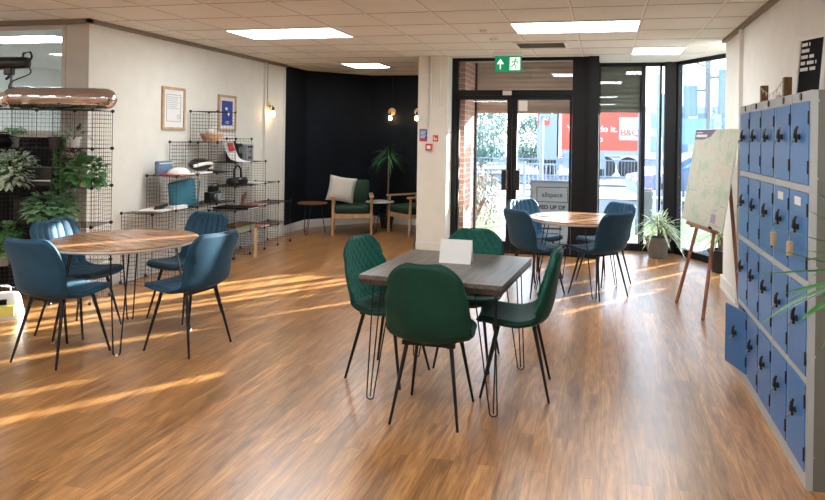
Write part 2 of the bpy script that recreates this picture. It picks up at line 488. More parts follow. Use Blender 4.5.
# T-bars of the suspended ceiling
gx, gy = .302, 5.352
g = MB()
for i in range(-14, 4):
    x = gx+.6*i
    if x < -8.4: continue
    y1 = 5.23 if x < XL else (9.85 if x < -2.7 else (8.55 if x < -.1 else 9.25 if x < .95 else 7.3))
    y0 = -4
    if x > XR: continue
    g.use(M['tbar']).box(x-.009, x+.009, y0, y1, H-.004, H)
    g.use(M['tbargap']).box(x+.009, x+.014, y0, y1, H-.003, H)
for j in range(-15, 10):
    y = gy+.6*j
    x0 = -8.4 if y < 5.23 else (XL if y < 9.1 else -4.8)
    x1 = XR if y < 7.3 else (1.2 if y < 8.55 else -2.7)
    g.use(M['tbar']).box(x0, x1, y-.005, y+.006, H-.0035, H)
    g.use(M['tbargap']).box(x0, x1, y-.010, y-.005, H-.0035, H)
struct(g, 'ceiling_grid')
struct(MB().box(XR, XR+.25, -4.2, 7.3, 0, H), 'wall_right', M['wall_r'])
struct(MB().box(XR+.25, 2.1, 7.2, 7.3, 0, H), 'wall_return_right', M['wall_r'])
struct(MB().box(XL-.14, XL, 5.23, 9.1, 0, H), 'wall_left', M['wall'])
struct(MB().box(XL-.27, XL-.14, 5.23, 5.33, 0, H).box(XL-.14, XL, 5.222, 5.23, 0, H), 'wall_pier_left', M['pier'])
struct(MB().box(-8.7, -8.5, -4.2, 5.3, 0, H), 'wall_far_left', M['wall'])
struct(MB().box(-8.7, XR+.25, -4.2, -4.0, 0, H), 'wall_behind', M['wall'])
# dark bay
bay = [(XL-.04, 9.1), (-4.93, 9.95), (-4.12, 10.85), (-3.1, 10.85), (-2.7, 10.3), (-2.49, 8.57)]
b = MB()
for (a, c) in zip(bay[:-1], bay[1:]):
    a = Vector(a); c = Vector(c); dd = (c-a).normalized(); nn = Vector((-dd.y, dd.x))*.1
    b.prism([tuple(a), tuple(c), tuple(c+nn+dd*.04), tuple(a+nn-dd*.04)], 0, H)
struct(b, 'wall_dark_bay', M['navy'])
b = MB()
for (a, c) in zip(bay[:-1], bay[1:]):
    a = Vector(a); c = Vector(c); dd = (c-a).normalized(); nn = Vector((dd.y, -dd.x))*.018
    b.prism([tuple(a+nn), tuple(c+nn), tuple(c), tuple(a)], 0, .13)
struct(b, 'baseboard_bay', M['white'])
struct(MB().box(XL, XL+.02, 5.24, 9.1, 0, .12).box(XL, XL+.012, 9.05, 9.1, 0, H-.06), 'baseboard_left', M['white'])
struct(MB().box(XR-.022, XR, -4, 7.3, 0, .13).box(XR-.022, XR+.25, 7.3, 7.322, 0, .13).box(XR-.03, XR, -4, 7.3, 0, .03), 'baseboard_right', M['white'])
struct(MB().box(XL, XL+.045, 5.18, 9.1, H-.04, H).box(-8.5, XL+.045, 5.18, 5.23, H-.045, H), 'trim_1', M['cove'])
struct(MB().box(XR-.04, XR, -4, 7.3, H-.035, H), 'trim_2', M['cove'])
struct(MB().box(XL+.0, XL+.03, 8.46, 8.50, 0, H-.04), 'trim_3', M['wall'])
struct(MB().box(XR-.035, XR, 6.40, 6.45, 0, H-.03), 'trim_4', M['wall_r'])
# wall between column and door (behind the column)
struct(MB().box(-2.42, -2.07, 8.56, 8.75, 0, H), 'wall_back', M['column'])
struct(MB().box(-2.48, -2.07, 8.3, 8.58, 0, H).box(-2.50, -2.05, 8.28, 8.3, 0, .14).box(-2.50, -2.48, 8.28, 8.56, 0, .14), 'wall_column', M['column'])
struct(MB().tube([(-2.30, 8.285, 1.66), (-2.30, 8.285, H)], .012, 8).tube([(-2.345, 8.285, 1.66), (-2.345, 8.285, H)], .009, 8), 'trim_5', M['white'], smooth=40)

# glazed partition at the left with the office behind it
pt = MB()
pt.use(M['white']).box(-8.5, XL-.27, 5.24, 5.31, H-.09, H)
pt.use(M['pier']).box(XL-.31, XL-.27, 5.22, 5.32, 0, H).box(-6.9, -6.85, 5.22, 5.32, 0, H)
pt.use(M['pier']).box(-8.5, XL-.27, 5.23, 5.32, 1.50, 1.56)
win = struct(pt, 'window_1')
MB().box(-8.5, XL-.31, 5.27, 5.28, 1.56, H-.09).build('pane', M['glass'], win)
struct(MB().box(-8.5, XL-.31, 5.24, 5.31, 0, 1.50), 'wall_low_partition', M['dark'])
struct(MB().box(-9.2, -5.05, 5.32, 9.4, -.02, 0), 'floor_office', M['carpet'])
struct(MB().box(-9.4, -5.05, 5.32, 9.4, 2.62, 2.7), 'ceiling_office', M['tile'])
struct(MB().box(-9.4, -5.02, 9.3, 9.45, 0, 2.62).box(-9.4, -9.2, 5.3, 9.4, 0, 2.62).box(-5.05, -5.02, 5.33, 9.4, 0, 2.62), 'wall_office', M['backwall'])

# ------------------------------------------------------------------ ceiling lights
def ceiling_light(x0, x1, y0, y1, label, z=H, group='flat ceiling light panels'):
    t = thing('ceiling_light', label, 'ceiling light', ((x0+x1)/2, (y0+y1)/2, z), group=group)
    w, h = (x1-x0)/2, (y1-y0)/2
    fr = MB()
    for a in ((-w, w, -h, -h+.014), (-w, w, h-.014, h), (-w, -w+.014, -h+.014, h-.014), (w-.014, w, -h+.014, h-.014)):
        fr.box(a[0], a[1], a[2], a[3], -.012, 0)
    fr.build('frame', M['whitetrim'], t)
    MB().box(-w+.014, w-.014, -h+.014, h-.014, -.009, -.001).build('diffuser', M['panel'], t)
    return t
ceiling_light(-.898, .302, 5.952, 6.552, 'long flat ceiling light panel above the round table by the door')
ceiling_light(-3.898, -2.698, 5.952, 6.552, 'long flat ceiling light panel nearest the cream left wall')
ceiling_light(.302, .902, 7.752, 8.352, 'small square ceiling light panel by the bay window')
ceiling_light(-3.9, -3.3, 8.95, 9.55, 'small ceiling light panel in front of the dark blue bay')
for (x, y) in ((-.9, 1.75), (-3.9, 1.75), (-6.9, 1.75), (-.9, -1.85), (-3.9, -1.85), (-6.9, -1.85)):
    ceiling_light(x, x+1.2, y+.002, y+.602, 'long ceiling light panel over the near half of the room', group='ceiling light panels over the near half of the room')
for i, (x, y) in enumerate(((-7.1, 5.8), (-7.4, 7.2), (-6.9, 8.4))):
    ceiling_light(x, x+1.2, y, y+.5, 'ceiling light panel seen through the glass partition', z=2.62, group='office ceiling lights behind the glass partition')

# vent, detectors, exit sign
t = thing('ceiling_vent', 'dark slotted ceiling vent in front of the entrance doors', 'vent', (-.74, 7.42, H))
MB().box(-.30, .30, -.24, -.21, -.014, 0).box(-.30, .30, .21, .24, -.014, 0).box(-.30, -.27, -.21, .21, -.014, 0).box(.27, .30, -.21, .21, -.014, 0).build('frame', M['tbar'], t)
sl = MB()
for k in range(9): sl.box(-.27, .27, -.2+k*.045, -.178+k*.045, -.010, -.003)
sl.build('slats', M['grille'], t)
MB().box(-.27, .27, -.21, .21, -.003, -.0005).build('backing', M['dark'], t)
for (x, y, lb) in ((-1.2, 6.3, 'round white ceiling detector nearer the room'), (-1.2, 6.85, 'round white ceiling detector nearer the exit sign')):
    t = thing('smoke_detector', lb, 'smoke detector', (x, y, H), group='ceiling detectors')
    MB().lathe([(.05, 0), (.052, -.012), (.04, -.03), (.02, -.034)]).build('housing', M['pier'], t, smooth=40)
    MB().lathe([(.056, -.0005), (.056, -.006)]).build('base_ring', M['tbar'], t)
t = thing('exit_sign', 'green and white hanging exit sign with arrow and running figure', 'exit sign', (-1.21, 8.0, 2.40))
MB().box(-.19, .19, -.03, .03, .20, .25).build('holder', M['whitetrim'], t)
MB().box(-.17, .17, -.008, .008, 0, .20).build('sign_plate', M['exit'], t)
a = MB()
a.prism([(-.11, -.002), (-.09, -.002), (-.09, .002), (-.11, .002)], .03, .13)
a.add([(-.145, -.0105, .10), (-.10, -.0105, .165), (-.055, -.0105, .10), (-.075, -.0105, .09), (-.10, -.0105, .125), (-.125, -.0105, .09)], [(0, 1, 4, 5), (1, 2, 3, 4)])
a.box(-.107, -.093, -.0105, -.008, .03, .13)
a.build('arrow', M['exitw'], t)
q = MB()
q.box(.02, .15, -.0095, -.008, .02, .18)
q.build('doorway_pictogram', M['exitw'], t)
q = MB()
q.ball((.095, -.0105, .155), .012, .003, .012)
for pts in (((.09, -.011, .14), (.075, -.011, .095)), ((.075, -.011, .095), (.10, -.011, .07), (.09, -.011, .035)), ((.075, -.011, .095), (.055, -.011, .07), (.03, -.011, .065)),
            ((.09, -.011, .135), (.12, -.011, .12), (.125, -.011, .10)), ((.09, -.011, .135), (.06, -.011, .13), (.05, -.011, .11))):
    q.tube(pts, .007, 6)
q.build('running_figure', M['exit'], t)

# ------------------------------------------------------------------ entrance: doors, transom, window walls
YD = 8.55
fr = MB()
fr.box(-2.07, -1.99, YD, YD+.09, 0, H).box(-.43, -.10, YD, YD+.1, 0, H).box(-1.99, -.43, YD, YD+.09, 2.14, 2.21).box(-1.99, -.43, YD, YD+.09, 2.61, H)
fr.box(-.22, -.09, YD-.05, YD, 0, H)
fr.box(-.17, -.10, YD+.1, 9.25, 0, .08)
fr.box(-.17, -.10, YD+.1, 9.25, 2.56, H).box(-.19, -.09, 9.2, 9.38, 0, H)
fr.box(-1.99, -.43, YD+.02, YD+.09, 0, .025)
w2 = struct(fr, 'window_2', M['alu'])
MB().box(-1.99, -.43, YD+.04, YD+.048, 2.21, 2.61).build('pane', M['glass'], w2)
MB().box(-.14, -.132, YD+.1, 9.2, .08, 2.56).build('pane', M['glass'], w2)
MB().box(-1.36, -1.24, YD-.02, YD, 2.14, 2.20).build('door_closer_label', M['pier'], w2)
def door(name, x0, x1, gx0, gx1, hx):
    m = MB()
    m.box(x0, gx0, YD+.02, YD+.07, .03, 2.14).box(gx1, x1, YD+.02, YD+.07, .03, 2.14)
    m.box(gx0, gx1, YD+.02, YD+.07, .03, .16).box(gx0, gx1, YD+.02, YD+.07, 2.08, 2.14)
    dr = struct(m, name, M['alu'])
    MB().box(gx0, gx1, YD+.042, YD+.05, .16, 2.08).build('pane', M['glass'], dr)
    MB().rbox(hx-.045, hx+.045, -.02, .02, .86, 1.13, .006).build('lock_box', M['black'], dr, loc=(0, YD+.0, 0))
    return dr
dl = door('door_1', -1.985, -1.235, -1.965, -1.30, -1.32)
MB().tube([(-1.29, YD-.03, 1.25), (-1.29, YD-.05, 1.22), (-1.29, YD-.05, .92), (-1.29, YD-.03, .89)], .008, 8).build('door_handle', M['chrome'], dl, smooth=40)
dr = door('door_2', -1.230, -.435, -1.165, -.465, -1.16)
MB().box(-1.15, -1.03, YD+.036, YD+.042, 1.93, 2.07).build('paper_notice', M['paper'], dr)
# window wall beyond the doors
f = MB()
YW = 9.3
f.box(-.09, .97, YW, YW+.08, 0, .10).box(-.09, .97, YW, YW+.08, 2.60, H)
f.box(.49, .545, YW-.02, YW+.09, 0, H).box(.735, .765, YW, YW+.08, 0, H).box(.80, .96, YW-.05, YW+.1, 0, H)
w3 = struct(f, 'window_3', M['alu'])
MB().box(-.09, .49, YW+.035, YW+.043, .10, 2.60).build('pane', M['glass'], w3)
MB().box(.545, .735, YW+.035, YW+.043, .10, 2.60).build('pane', M['glass'], w3)
MB().box(.765, .80, YW+.035, YW+.043, .10, 2.60).build('pane', M['glass'], w3)
# angled bay window
A = Vector((.95, 9.25, 0)); B = Vector((2.1, 7.3, 0)); L = (B-A).length; ang = math.atan2(B.y-A.y, B.x-A.x)
mxx = Matrix.Translation(A) @ Matrix.Rotation(ang, 4, 'Z')
f = MB()
f.box(0, L, 0, .07, 0, .09, mxx).box(0, L, 0, .07, 2.60, H, mxx).box(0, .04, 0, .07, 0, H, mxx).box(1.25, 1.31, 0, .07, 0, H, mxx).box(L-.06, L, 0, .07, 0, H, mxx)
w4 = struct(f, 'window_4', M['alu'])
MB().box(.04, 1.25, .03, .038, .09, 2.60, mxx).build('pane', M['glass'], w4)
MB().box(1.31, L-.06, .03, .038, .09, 2.60, mxx).build('pane', M['glass'], w4)

# ------------------------------------------------------------------ chairs
def shell(profile, width, s0, s1, ns, nt, th, lift, pat, name, mat_in, mat_out, parent, rc, pad=1., edge=.02):
    P = crom(profile, 120)
    Ls = [0]
    for i in range(120): Ls.append(Ls[-1]+(P[i+1]-P[i]).length)
    T = Ls[-1]
    def pos(s):
        q = s*T
        for i in range(120):
            if Ls[i+1] >= q or i == 119:
                k = (q-Ls[i])/(Ls[i+1]-Ls[i]); return P[i].lerp(P[i+1], max(0, min(1, k)))
    def wid(s):
        n = len(width)-1; u = s*n; k = min(int(u), n-1); t_ = u-k; t_ = t_*t_*(3-2*t_)
        w = width[k]*(1-t_)+width[k+1]*t_
        for dd, rr in ((s*T, rc[0]), ((1-s)*T, rc[1])):
            if dd < rr: w = w-rr+math.sqrt(max(0, rr*rr-(rr-dd)**2))
        return w
    def srf(s, t):
        c = pos(s); e = .004
        tg = (pos(min(1, s+e))-pos(max(0, s-e))).normalized()
        nrm = Vector((0, tg.z, -tg.y))      # towards the sitter
        w = wid(s); l = lift(s)
        return Vector((w*t, c.y, c.z))+nrm*l*(abs(t)**2.2), nrm, w
    vin = []; vout = []
    for i in range(ns+1):
        a = i/ns; s = s0+(s1-s0)*a
        for j in range(nt+1):
            t = -1+2*j/nt
            p, nrm, w = srf(s, t)
            # thin towards outer edges
            de = min((1-abs(t))*w, (s*T), ((1-s)*T))
            k = min(1., de/edge); k = math.sqrt(max(0., 1-(1-k)**2))
            h = th*(.35+.65*k)
            vin.append(p+nrm*(h*.5+pat(s, t, w)*pad*k)); vout.append(p-nrm*h*.5)
    n = nt+1; N = (ns+1)*n
    m = MB()
    fi = []; fo = []
    for i in range(ns):
        for j in range(nt):
            a = i*n+j
            fi.append((a, a+1, a+n+1, a+n)); fo.append((N+a, N+a+n, N+a+n+1, N+a+1))
    vs = vin+vout
    ed = []
    for j in range(nt): ed.append((N+j, N+j+1, j+1, j)); q = ns*n+j; ed.append((q, q+1, N+q+1, N+q))
    for i in range(ns): a = i*n; ed.append((a, a+n, N+a+n, N+a)); a = i*n+nt; ed.append((N+a, N+a+n, a+n, a))
    o = len(m.v)
    m.use(mat_in).add(vs, fi); 
    m.use(mat_out)
    for f_ in fo+ed: m.f.append(list(f_)); m.mi.append(m.cur)
    return m.build(name, None, parent, smooth=50), srf

def make_chair(kind, label, group):
    t = thing('dining_chair', label, 'chair', group=group)
    if kind == 'blue':
        prof = [(0, .235, .435), (0, .20, .462), (0, .05, .448), (0, -.10, .445), (0, -.185, .475), (0, -.225, .56), (0, -.252, .69), (0, -.29, .85)]
        wd = [.205, .225, .23, .228, .225, .228, .23, .215]
        sc = .50; th = .038; rc = (.07, .075)
        lift = lambda s: .012+.05*max(0., min(1, (s-.35)/.3))*(1-.8*max(0, (s-.75)/.25))
        def pb(s, t_, w): return .008*abs(math.sin((t_+1)*PI*3.5))**.6
        def ps(s, t_, w): return .003*abs(math.sin((t_+1)*PI*3.5))**.6 if s > .12 else 0
        mi, mo = M['blue_velvet_in'], M['blue_velvet']
        lx, ly = .205, .21
    else:
        prof = [(0, .225, .43), (0, .19, .46), (0, .04, .445), (0, -.10, .442), (0, -.175, .475), (0, -.21, .56), (0, -.235, .70), (0, -.265, .885)]
        wd = [.19, .215, .225, .235, .238, .230, .205, .175]
        sc = .47; th = .036; rc = (.09, .11)
        lift = lambda s: .012+.06*max(0., min(1, (s-.30)/.25))*(1-.85*max(0, (s-.6)/.4))
        def pb(s, t_, w):
            x = t_*w/.052; y = s*.84/.075
            a_ = abs(math.sin(PI*(x+y))); b_ = abs(math.sin(PI*(x-y)))
            return .0085*(min(a_, b_)**.55)
        def ps(s, t_, w): return .004
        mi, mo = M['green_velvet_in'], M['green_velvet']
        lx, ly = .19, .205
    shell(prof, wd, 0, sc-.004, 24, 42, th, lift, ps, 'seat', mo, mo, t, rc)
    bk, srf = shell(prof, wd, sc, 1, 56, 56, th, lift, pb, 'backrest', mi, mo, t, rc)
    # piping round the rim
    rim = []
    for i in range(41):
        s = .06+(1-.06)*i/40; p, n_, w = srf(min(s, .995), -1); rim.append(p)
    for i in range(1, 12):
        p, n_, w = srf(.998, -1+2*i/12); rim.append(p)
    for i in range(41):
        s = 1-(1-.06)*i/40; p, n_, w = srf(min(s, .995), 1); rim.append(p)
    MB().tube(rim, .008, 6).build('piping', mo, t, smooth=60)
    fz = .425
    MB().box(-.15, .15, .10, .125, fz-.012, fz+.012).box(-.15, .15, -.125, -.10, fz-.012, fz+.012).box(-.012, .012, -.10, .10, fz-.010, fz+.010).build('seat_frame', M['blackm'], t)
    for sx in (-1, 1):
        for sy in (-1, 1):
            MB().tube([(sx*lx, sy*ly, 0), (sx*(lx-.065), sy*(ly-.095), .425)], .0075, 10, r2=.0125).build('leg', M['blackm'], t, smooth=40)
    return t
def H2(h): return R(h-90)
blue = make_chair('blue', 'blue velvet chair seen from behind, nearest on the left of the left round table', 'blue velvet chairs at the round tables')
blue.location = (-3.66, 3.72, 0); blue.rotation_euler = (0, 0, H2(84))
GB = 'blue velvet chairs at the round tables'
dup(blue, (-2.96, 4.13, 0), H2(171), 'sunlit pale blue velvet chair right of the left round table')
dup(blue, (-3.50, 4.83, 0), H2(258), 'dark blue velvet chair with channelled back, behind the left round table towards the shelves')
dup(blue, (-4.02, 4.25, 0), H2(2), 'blue velvet chair with channelled back facing us, beside the wire rack of plants')
dup(blue, (-.67, 6.50, 0), H2(42), 'dark blue velvet chair seen from behind, front left of the round table by the doors')
dup(blue, (-.05, 6.56, 0), H2(138), 'dark blue velvet chair seen from behind, front right of the round table by the doors')
dup(blue, (-.74, 7.18, 0), H2(-42), 'blue velvet chair with sun-striped back, by the entrance doors')
dup(blue, (.0, 7.16, 0), H2(-138), 'blue velvet chair with channelled back facing us, by the tall window')
GG = 'green velvet chairs at the square table'
green = make_chair('green', 'green velvet chair seen from behind, nearest to us at the square table', GG)
green.location = (-.93, 3.50, 0); green.rotation_euler = (0, 0, H2(90))
dup(green, (-1.37, 3.99, 0), H2(-13), 'green velvet chair with lit diamond quilting, left of the square table')
dup(green, (-.52, 3.97, 0), H2(184), 'green velvet chair seen side on, right of the square table')
dup(green, (-.92, 4.37, 0), H2(270), 'green quilted velvet chair on the far side of the square table, behind the card')

# ------------------------------------------------------------------ tables
def hairpin(top_a, top_b, foot, r=.005, three=None):
    a, b_, f_ = Vector(top_a), Vector(top_b), Vector(foot)
    m = MB()
    side = (b_-a).normalized()*.022
    pts = [a, a.lerp(f_-side+Vector((0, 0, .02)), 1.)]
    loop = [a, f_-side+Vector((0, 0, .03))]
    for k in range(7):
        t_ = PI*k/6
        loop.append(f_-side*math.cos(t_)+Vector((0, 0, .018-.018*math.sin(t_)+r)))
    loop += [f_+side+Vector((0, 0, .03)), b_]
    m.tube(loop, r, 8)
    if three is not None: m.tube([Vector(three), f_+Vector((0, 0, .02))], r, 8)
    return m
def round_table(c, rad, label, rot):
    t = thing('round_table', label, 'table', (c[0], c[1], 0), rot, 'round wooden tables on hairpin legs')
    MB().lathe([(rad-.012, .718), (rad, .724), (rad, .744), (rad-.004, .75), (0.001, .75)], seg=72).build('tabletop', M['wal'], t, smooth=30)
    MB().lathe([(rad-.03, .712), (rad-.002, .722), (rad+.0015, .728), (rad+.0015, .738), (rad-.01, .7185)], seg=72).build('edge_band', M['white'], t, smooth=30)
    for k in range(4):
        a_ = PI/4+k*PI/2
        dx, dy = math.cos(a_), math.sin(a_); px, py = -dy, dx
        f_ = (dx*(rad-.055), dy*(rad-.055), .0)
        q = rad-.17
        lg = hairpin((dx*q+px*.06, dy*q+py*.06, .712), (dx*q-px*.06, dy*q-py*.06, .712), f_, .0055)
        lg.box(-.07, .07, -.05, .05, .7085, .7135, Matrix.Translation((dx*q, dy*q, 0)) @ Matrix.Rotation(a_+PI/2, 4, 'Z'))
        lo = lg.build('leg', M['blackm'], t, smooth=40)
        MB().lathe([(.010, 0.), (.012, .006), (.008, .012)], (f_[0], f_[1], 0), 10).build('foot', M['whitetrim'], lo)
    return t
round_table((-3.57, 4.20), .52, 'round wooden table among the blue chairs on the left, beside the plant rack', R(-10))
round_table((-.27, 6.74), .50, 'round wooden table in front of the entrance doors', R(-20))
t = thing('square_table', 'dark grey-brown wood square table with thick edge among the green chairs', 'table', (-.935, 3.93, 0), R(-4))
MB().rbox(-.43, .43, -.45, .45, .725, .752, .003).build('tabletop', M['darkwood'], t)
MB().box(-.425, .425, -.445, .445, .697, .725).build('apron', M['darkedge'], t)
for sx in (-1, 1):
    for sy in (-1, 1):
        x, y = sx*.36, sy*.37
        m = hairpin((x-sx*.11, y, .695), (x+sx*.01, y, .695), (x+sx*.015, y+sy*.015, 0), .0042, (x, y-sy*.10, .695))
        m.box(min(x-sx*.12, x+sx*.02), max(x-sx*.12, x+sx*.02), y-.06, y+.06, .692, .697)
        m.build('leg', M['blackm'], t, smooth=40)
# folded card on the square table
t = thing('tent_card', 'blank white folded card standing on the dark square table', 'card', (-.93, 4.03, .752), R(-2))
MB().add([(-.105, -.045, 0), (.105, -.045, 0), (.105, 0, .148), (-.105, 0, .148), (-.105, .045, 0), (.105, .045, 0),
          (-.105, -.043, 0), (.105, -.043, 0), (.105, 0, .146), (-.105, 0, .146), (-.105, .043, 0), (.105, .043, 0)],
         [(0, 1, 2, 3), (3, 2, 5, 4), (9, 8, 7, 6), (10, 11, 8, 9), (0, 6, 7, 1), (4, 5, 11, 10), (1, 7, 8, 2), (2, 8, 11, 5), (0, 3, 9, 6), (3, 4, 10, 9)]).build('card_sheet', M['paper'], t)
# papers on the far round table
t = tag(MB().box(-.12, .12, -.09, .09, 0, .004, Matrix.Rotation(.3, 4, 'Z')).box(-.10, .13, -.08, .09, .004, .007, Matrix.Rotation(.5, 4, 'Z')).build('paper_sheets', M['paper'], loc=(-.58, 6.80, .7505)), 'white papers lying on the round table by the doors', 'paper')

# ------------------------------------------------------------------ lockers
def locker_unit(y0, ncol, cw, label, open_door=None):
    HH = 1.80; D = .348; X0 = .90
    t = thing('locker_cabinet', label, 'locker', (X0, y0, 0), group='blue door steel lockers along the right wall')
    W = ncol*cw
    side = MB()
    side.box(.0305, D, 0, .012, 0, HH).box(.0305, D, W-.012, W, 0, HH).box(.0305, D, 0.012, W-.012, HH-.012, HH).box(D-.01, D, 0, W, 0, HH)
    side.build('casing', M['lock_side'], t)
    fr = MB()
    zs = [.075, .4975, .93, 1.3625, 1.745]
    doors = [(.075, .475), (.51, .915), (.95, 1.355), (1.39, 1.735)]
    doors = [(.07, .468), (.502, .900), (.934, 1.332), (1.366, 1.752)]
    zz = [0]+[v for d_ in doors for v in d_]+[HH]
    for k in range(0, len(zz), 2):
        fr.box(.0008, .0292, .001, W-.001, zz[k]+.0005, zz[k+1]-.0005)
    for c_ in range(ncol+1):
        w_ = .018
        a_ = c_*cw-w_/2; b_ = c_*cw+w_/2
        if c_ == 0: a_, b_ = 0, w_
        if c_ == ncol: a_, b_ = W-w_, W
        fr.box(.0, .03, a_, b_, 0, HH)
    fr.build('front_frame', M['lock_frame'], t)
    inn = MB()
    for c_ in range(1, ncol): inn.box(.03, D-.01, c_*cw-.003, c_*cw+.003, .03, HH-.02)
    for k in range(5): inn.box(.03, D-.01, .012, W-.012, [.05, .48, .912, 1.344, 1.765][k], [.055, .485, .917, 1.349, 1.77][k])
    inn.build('compartments', M['lock_side'], t)
    rv = MB()
    for x_ in (.03, .20, .345):
        for z_ in (.15, .6, 1.0, 1.4, 1.75):
            rv.ball((x_, -.001, z_), .006, .003, .006, 8, 4)
    rv.build('rivets', M['lock_frame'], t)
    for c_ in range(ncol):
        nd = MB().lathe([(.018, 0), (.018, .004), (.011, .005)], seg=14, mx=Matrix.Translation((0, c_*cw+cw/2, 1.778)) @ Matrix.Rotation(-PI/2, 4, 'Y'))
        nd.build('number_disc', M['plastic'], t, smooth=40)
        for k, (z0, z1) in enumerate(doors):
            ya, yb = c_*cw+.014, (c_+1)*cw-.014
            op = open_door == (c_, k)
            dm = MB().rbox(-.004, .008, 0, yb-ya, 0, z1-z0-.006, .002)
            dm.box(.006, .010, .012, yb-ya-.012, .012, z1-z0-.02)
            do = dm.build('door', M['lock_door'], t, loc=(0, ya, z0+.003), rot=(0, 0, R(17) if op else R(random.uniform(0, .4))))
            hd = MB()
            hy = (yb-ya)*.50; hz = (z1-z0)*.57
            hd.lathe([(.015, 0), (.015, .006), (.010, .011), (.001, .012)], seg=14, mx=Matrix.Translation((-.004, hy, hz)) @ Matrix.Rotation(-PI/2, 4, 'Y'))
            hd.tube([(-.014, hy, hz+.05), (-.022, hy, hz+.03), (-.024, hy, hz), (-.018, hy, hz-.028)], [.005, .008, .009, .006], 8)
            hd.build('latch', M['plastic'], do, smooth=40)
            MB().tube([(-.024, hy, hz-.012), (-.040, hy, hz-.030), (-.038, hy, hz-.040)], .0065, 8).build('hasp', M['galv'], do, smooth=40)
            for z_ in (.05, z1-z0-.11):
                MB().box(-.0095, -.004, -.004, .006, z_, z_+.06).build('hinge', M['black'], do)
            if ncol == 2 and k == 2:
                MB().box(-.0055, -.0042, .10, .20, z1-z0-.07, z1-z0-.03).build('paper_label', M['paper'], do)
                MB().rbox(-.052, -.026, hy-.012, hy+.012, hz-.14, hz-.07, .004).build('key_tag', M['oakf'], do)
                MB().tube([(-.04, hy, hz-.04), (-.042, hy, hz-.075)], .003, 6).build('key_ring', M['chrome'], do)
    return t
locker_unit(3.14, 2, .305, 'nearest blue-door steel locker cabinet, two columns wide, with tagged keys')
locker_unit(3.752, 3, .305, 'farther blue-door steel locker cabinet, three columns wide, one bottom door open', (2, 0))

# things on top of the lockers
ZL = 1.80
for (x, y, h, lb) in ((1.07, 4.20, .155, 'taller brown wooden post on the lockers, nearer the letter board'), (1.04, 4.64, .14, 'shorter brown wooden post on the lockers, farther end')):
    t = thing('wooden_post', lb, 'wooden post', (x, y, ZL), group='wooden posts holding the bunting')
    MB().rbox(-.022, .022, -.022, .022, 0, h, .002).build('post', M['postw'], t)
    MB().box(-.035, .035, -.03, .03, 0, .006).build('base', M['postw'], t)
m = MB(); prev = None
pts = []
for k in range(13):
    q = k/12; pts.append(Vector((1.048-.03*q, 4.22+.40*q, ZL+.135-.055*math.sin(PI*q)-.015*q)))
m.tube(pts, .0022, 5)
for k in range(1, 12, 2):
    p = pts[k]; m.add([p+Vector((0, -.014, 0)), p+Vector((0, .014, 0)), p+Vector((-.001, 0, -.03)), p+Vector((.002, -.014, 0)), p+Vector((.002, .014, 0)), p+Vector((.001, 0, -.03))], [(0, 1, 2), (5, 4, 3), (0, 2, 5, 3), (1, 4, 5, 2)])
tag(m.build('bunting', M['creamc']), 'small cream bunting string hanging between the two wooden posts', 'bunting')
t = thing('candle_jar', 'small white candle jar on the lockers between the wooden posts', 'jar', (1.07, 4.38, ZL))
MB().lathe([(.022, 0), (.024, .004), (.024, .055), (.021, .06)], seg=16).build('jar', M['potwhite'], t, smooth=40)
MB().tube([(0, 0, .06), (.001, 0, .075)], .0015, 5).build('wick', M['dark'], t)
t = thing('letter_board', 'black letter board in a white frame leaning back on top of the lockers', 'letter board', (1.06, 3.74, ZL), R(-68))
tilt = Matrix.Rotation(R(-5), 4, 'X')
m = MB()
for a_ in ((-.115, -.088, 0, .34), (.088, .115, 0, .34), (-.088, .088, 0, .022), (-.088, .088, .318, .34)):
    m.box(a_[0], a_[1], -.014, .012, a_[2], a_[3], tilt)
m.build('frame', M['white'], t)
m = MB().box(-.088, .088, -.006, .008, .022, .318, tilt)
for k in range(18): m.box(-.088, .088, -.0068, -.006, .022+k*.016, .026+k*.016, tilt)
m.build('felt_board', M['dark'], t)
m = MB(); random.seed(3)
for k, wds in enumerate(((.04, .012), (.055,), (.05, .03), (.035, .05, .01), (.06, .04))):
    x = -.078; z = .285-k*.034
    for w_ in wds:
        q = x
        while q < x+w_-.004:
            m.box(q, q+.006, -.0095, -.0068, z, z+.018, tilt); q += .0085
        x += w_+.014
m.build('white_letters', M['paper'], t)
MB().box(-.08, .08, .0, .008, 0, .30, Matrix.Translation((0, .11, 0)) @ Matrix.Rotation(R(12), 4, 'X')).build('easel_back', M['dark'], t)

# ------------------------------------------------------------------ map easel
t = thing('map_easel', 'red-brown wooden tripod easel holding the map by the bay window', 'easel', (0, 0, 0))
top = Vector((1.13, 6.30, 1.50))
for nm, foot, tp in (('leg', (.69, 6.45, 0), (1.04, 6.36, 1.5)), ('leg', (.85, 5.88, 0), (1.06, 6.18, 1.5)), ('rear_leg', (1.20, 6.10, 0), (1.10, 6.28, 1.45))):
    foot = Vector(foot); tp = Vector(tp)
    MB().tube([foot, tp], .016, 4).build(nm, M['easel'], t)
ldir = Vector((.12, -.50, 0)).normalized(); ln = Vector((-ldir.y, ldir.x, 0))
if ln.x > 0: ln = -ln
c = Vector((.90, 6.28, .78))
mm = Matrix((ldir, ln, Vector((0, 0, 1)))).transposed().to_4x4(); mm.translation = c
MB().box(-.30, .30, -.01, .05, -.03, .0, mm).box(-.30, .30, -.014, -.01, -.045, .006, mm).build('ledge', M['easel'], t)
MB().box(-.25, -.22, .0, .03, -.05, -.03, mm).tube([mm @ Vector((.27, .03, .0)), mm @ Vector((.27, .06, .02))], .012, 8).build('ledge_knob', M['black'], t)
mt = thing('map_board', 'large printed area map board resting on the wooden easel', 'map', (0, 0, 0))
mb = mm @ Matrix.Translation((.015, .035, .003)) @ Matrix.Rotation(R(8.5), 4, 'X')
mt.matrix_world = mb
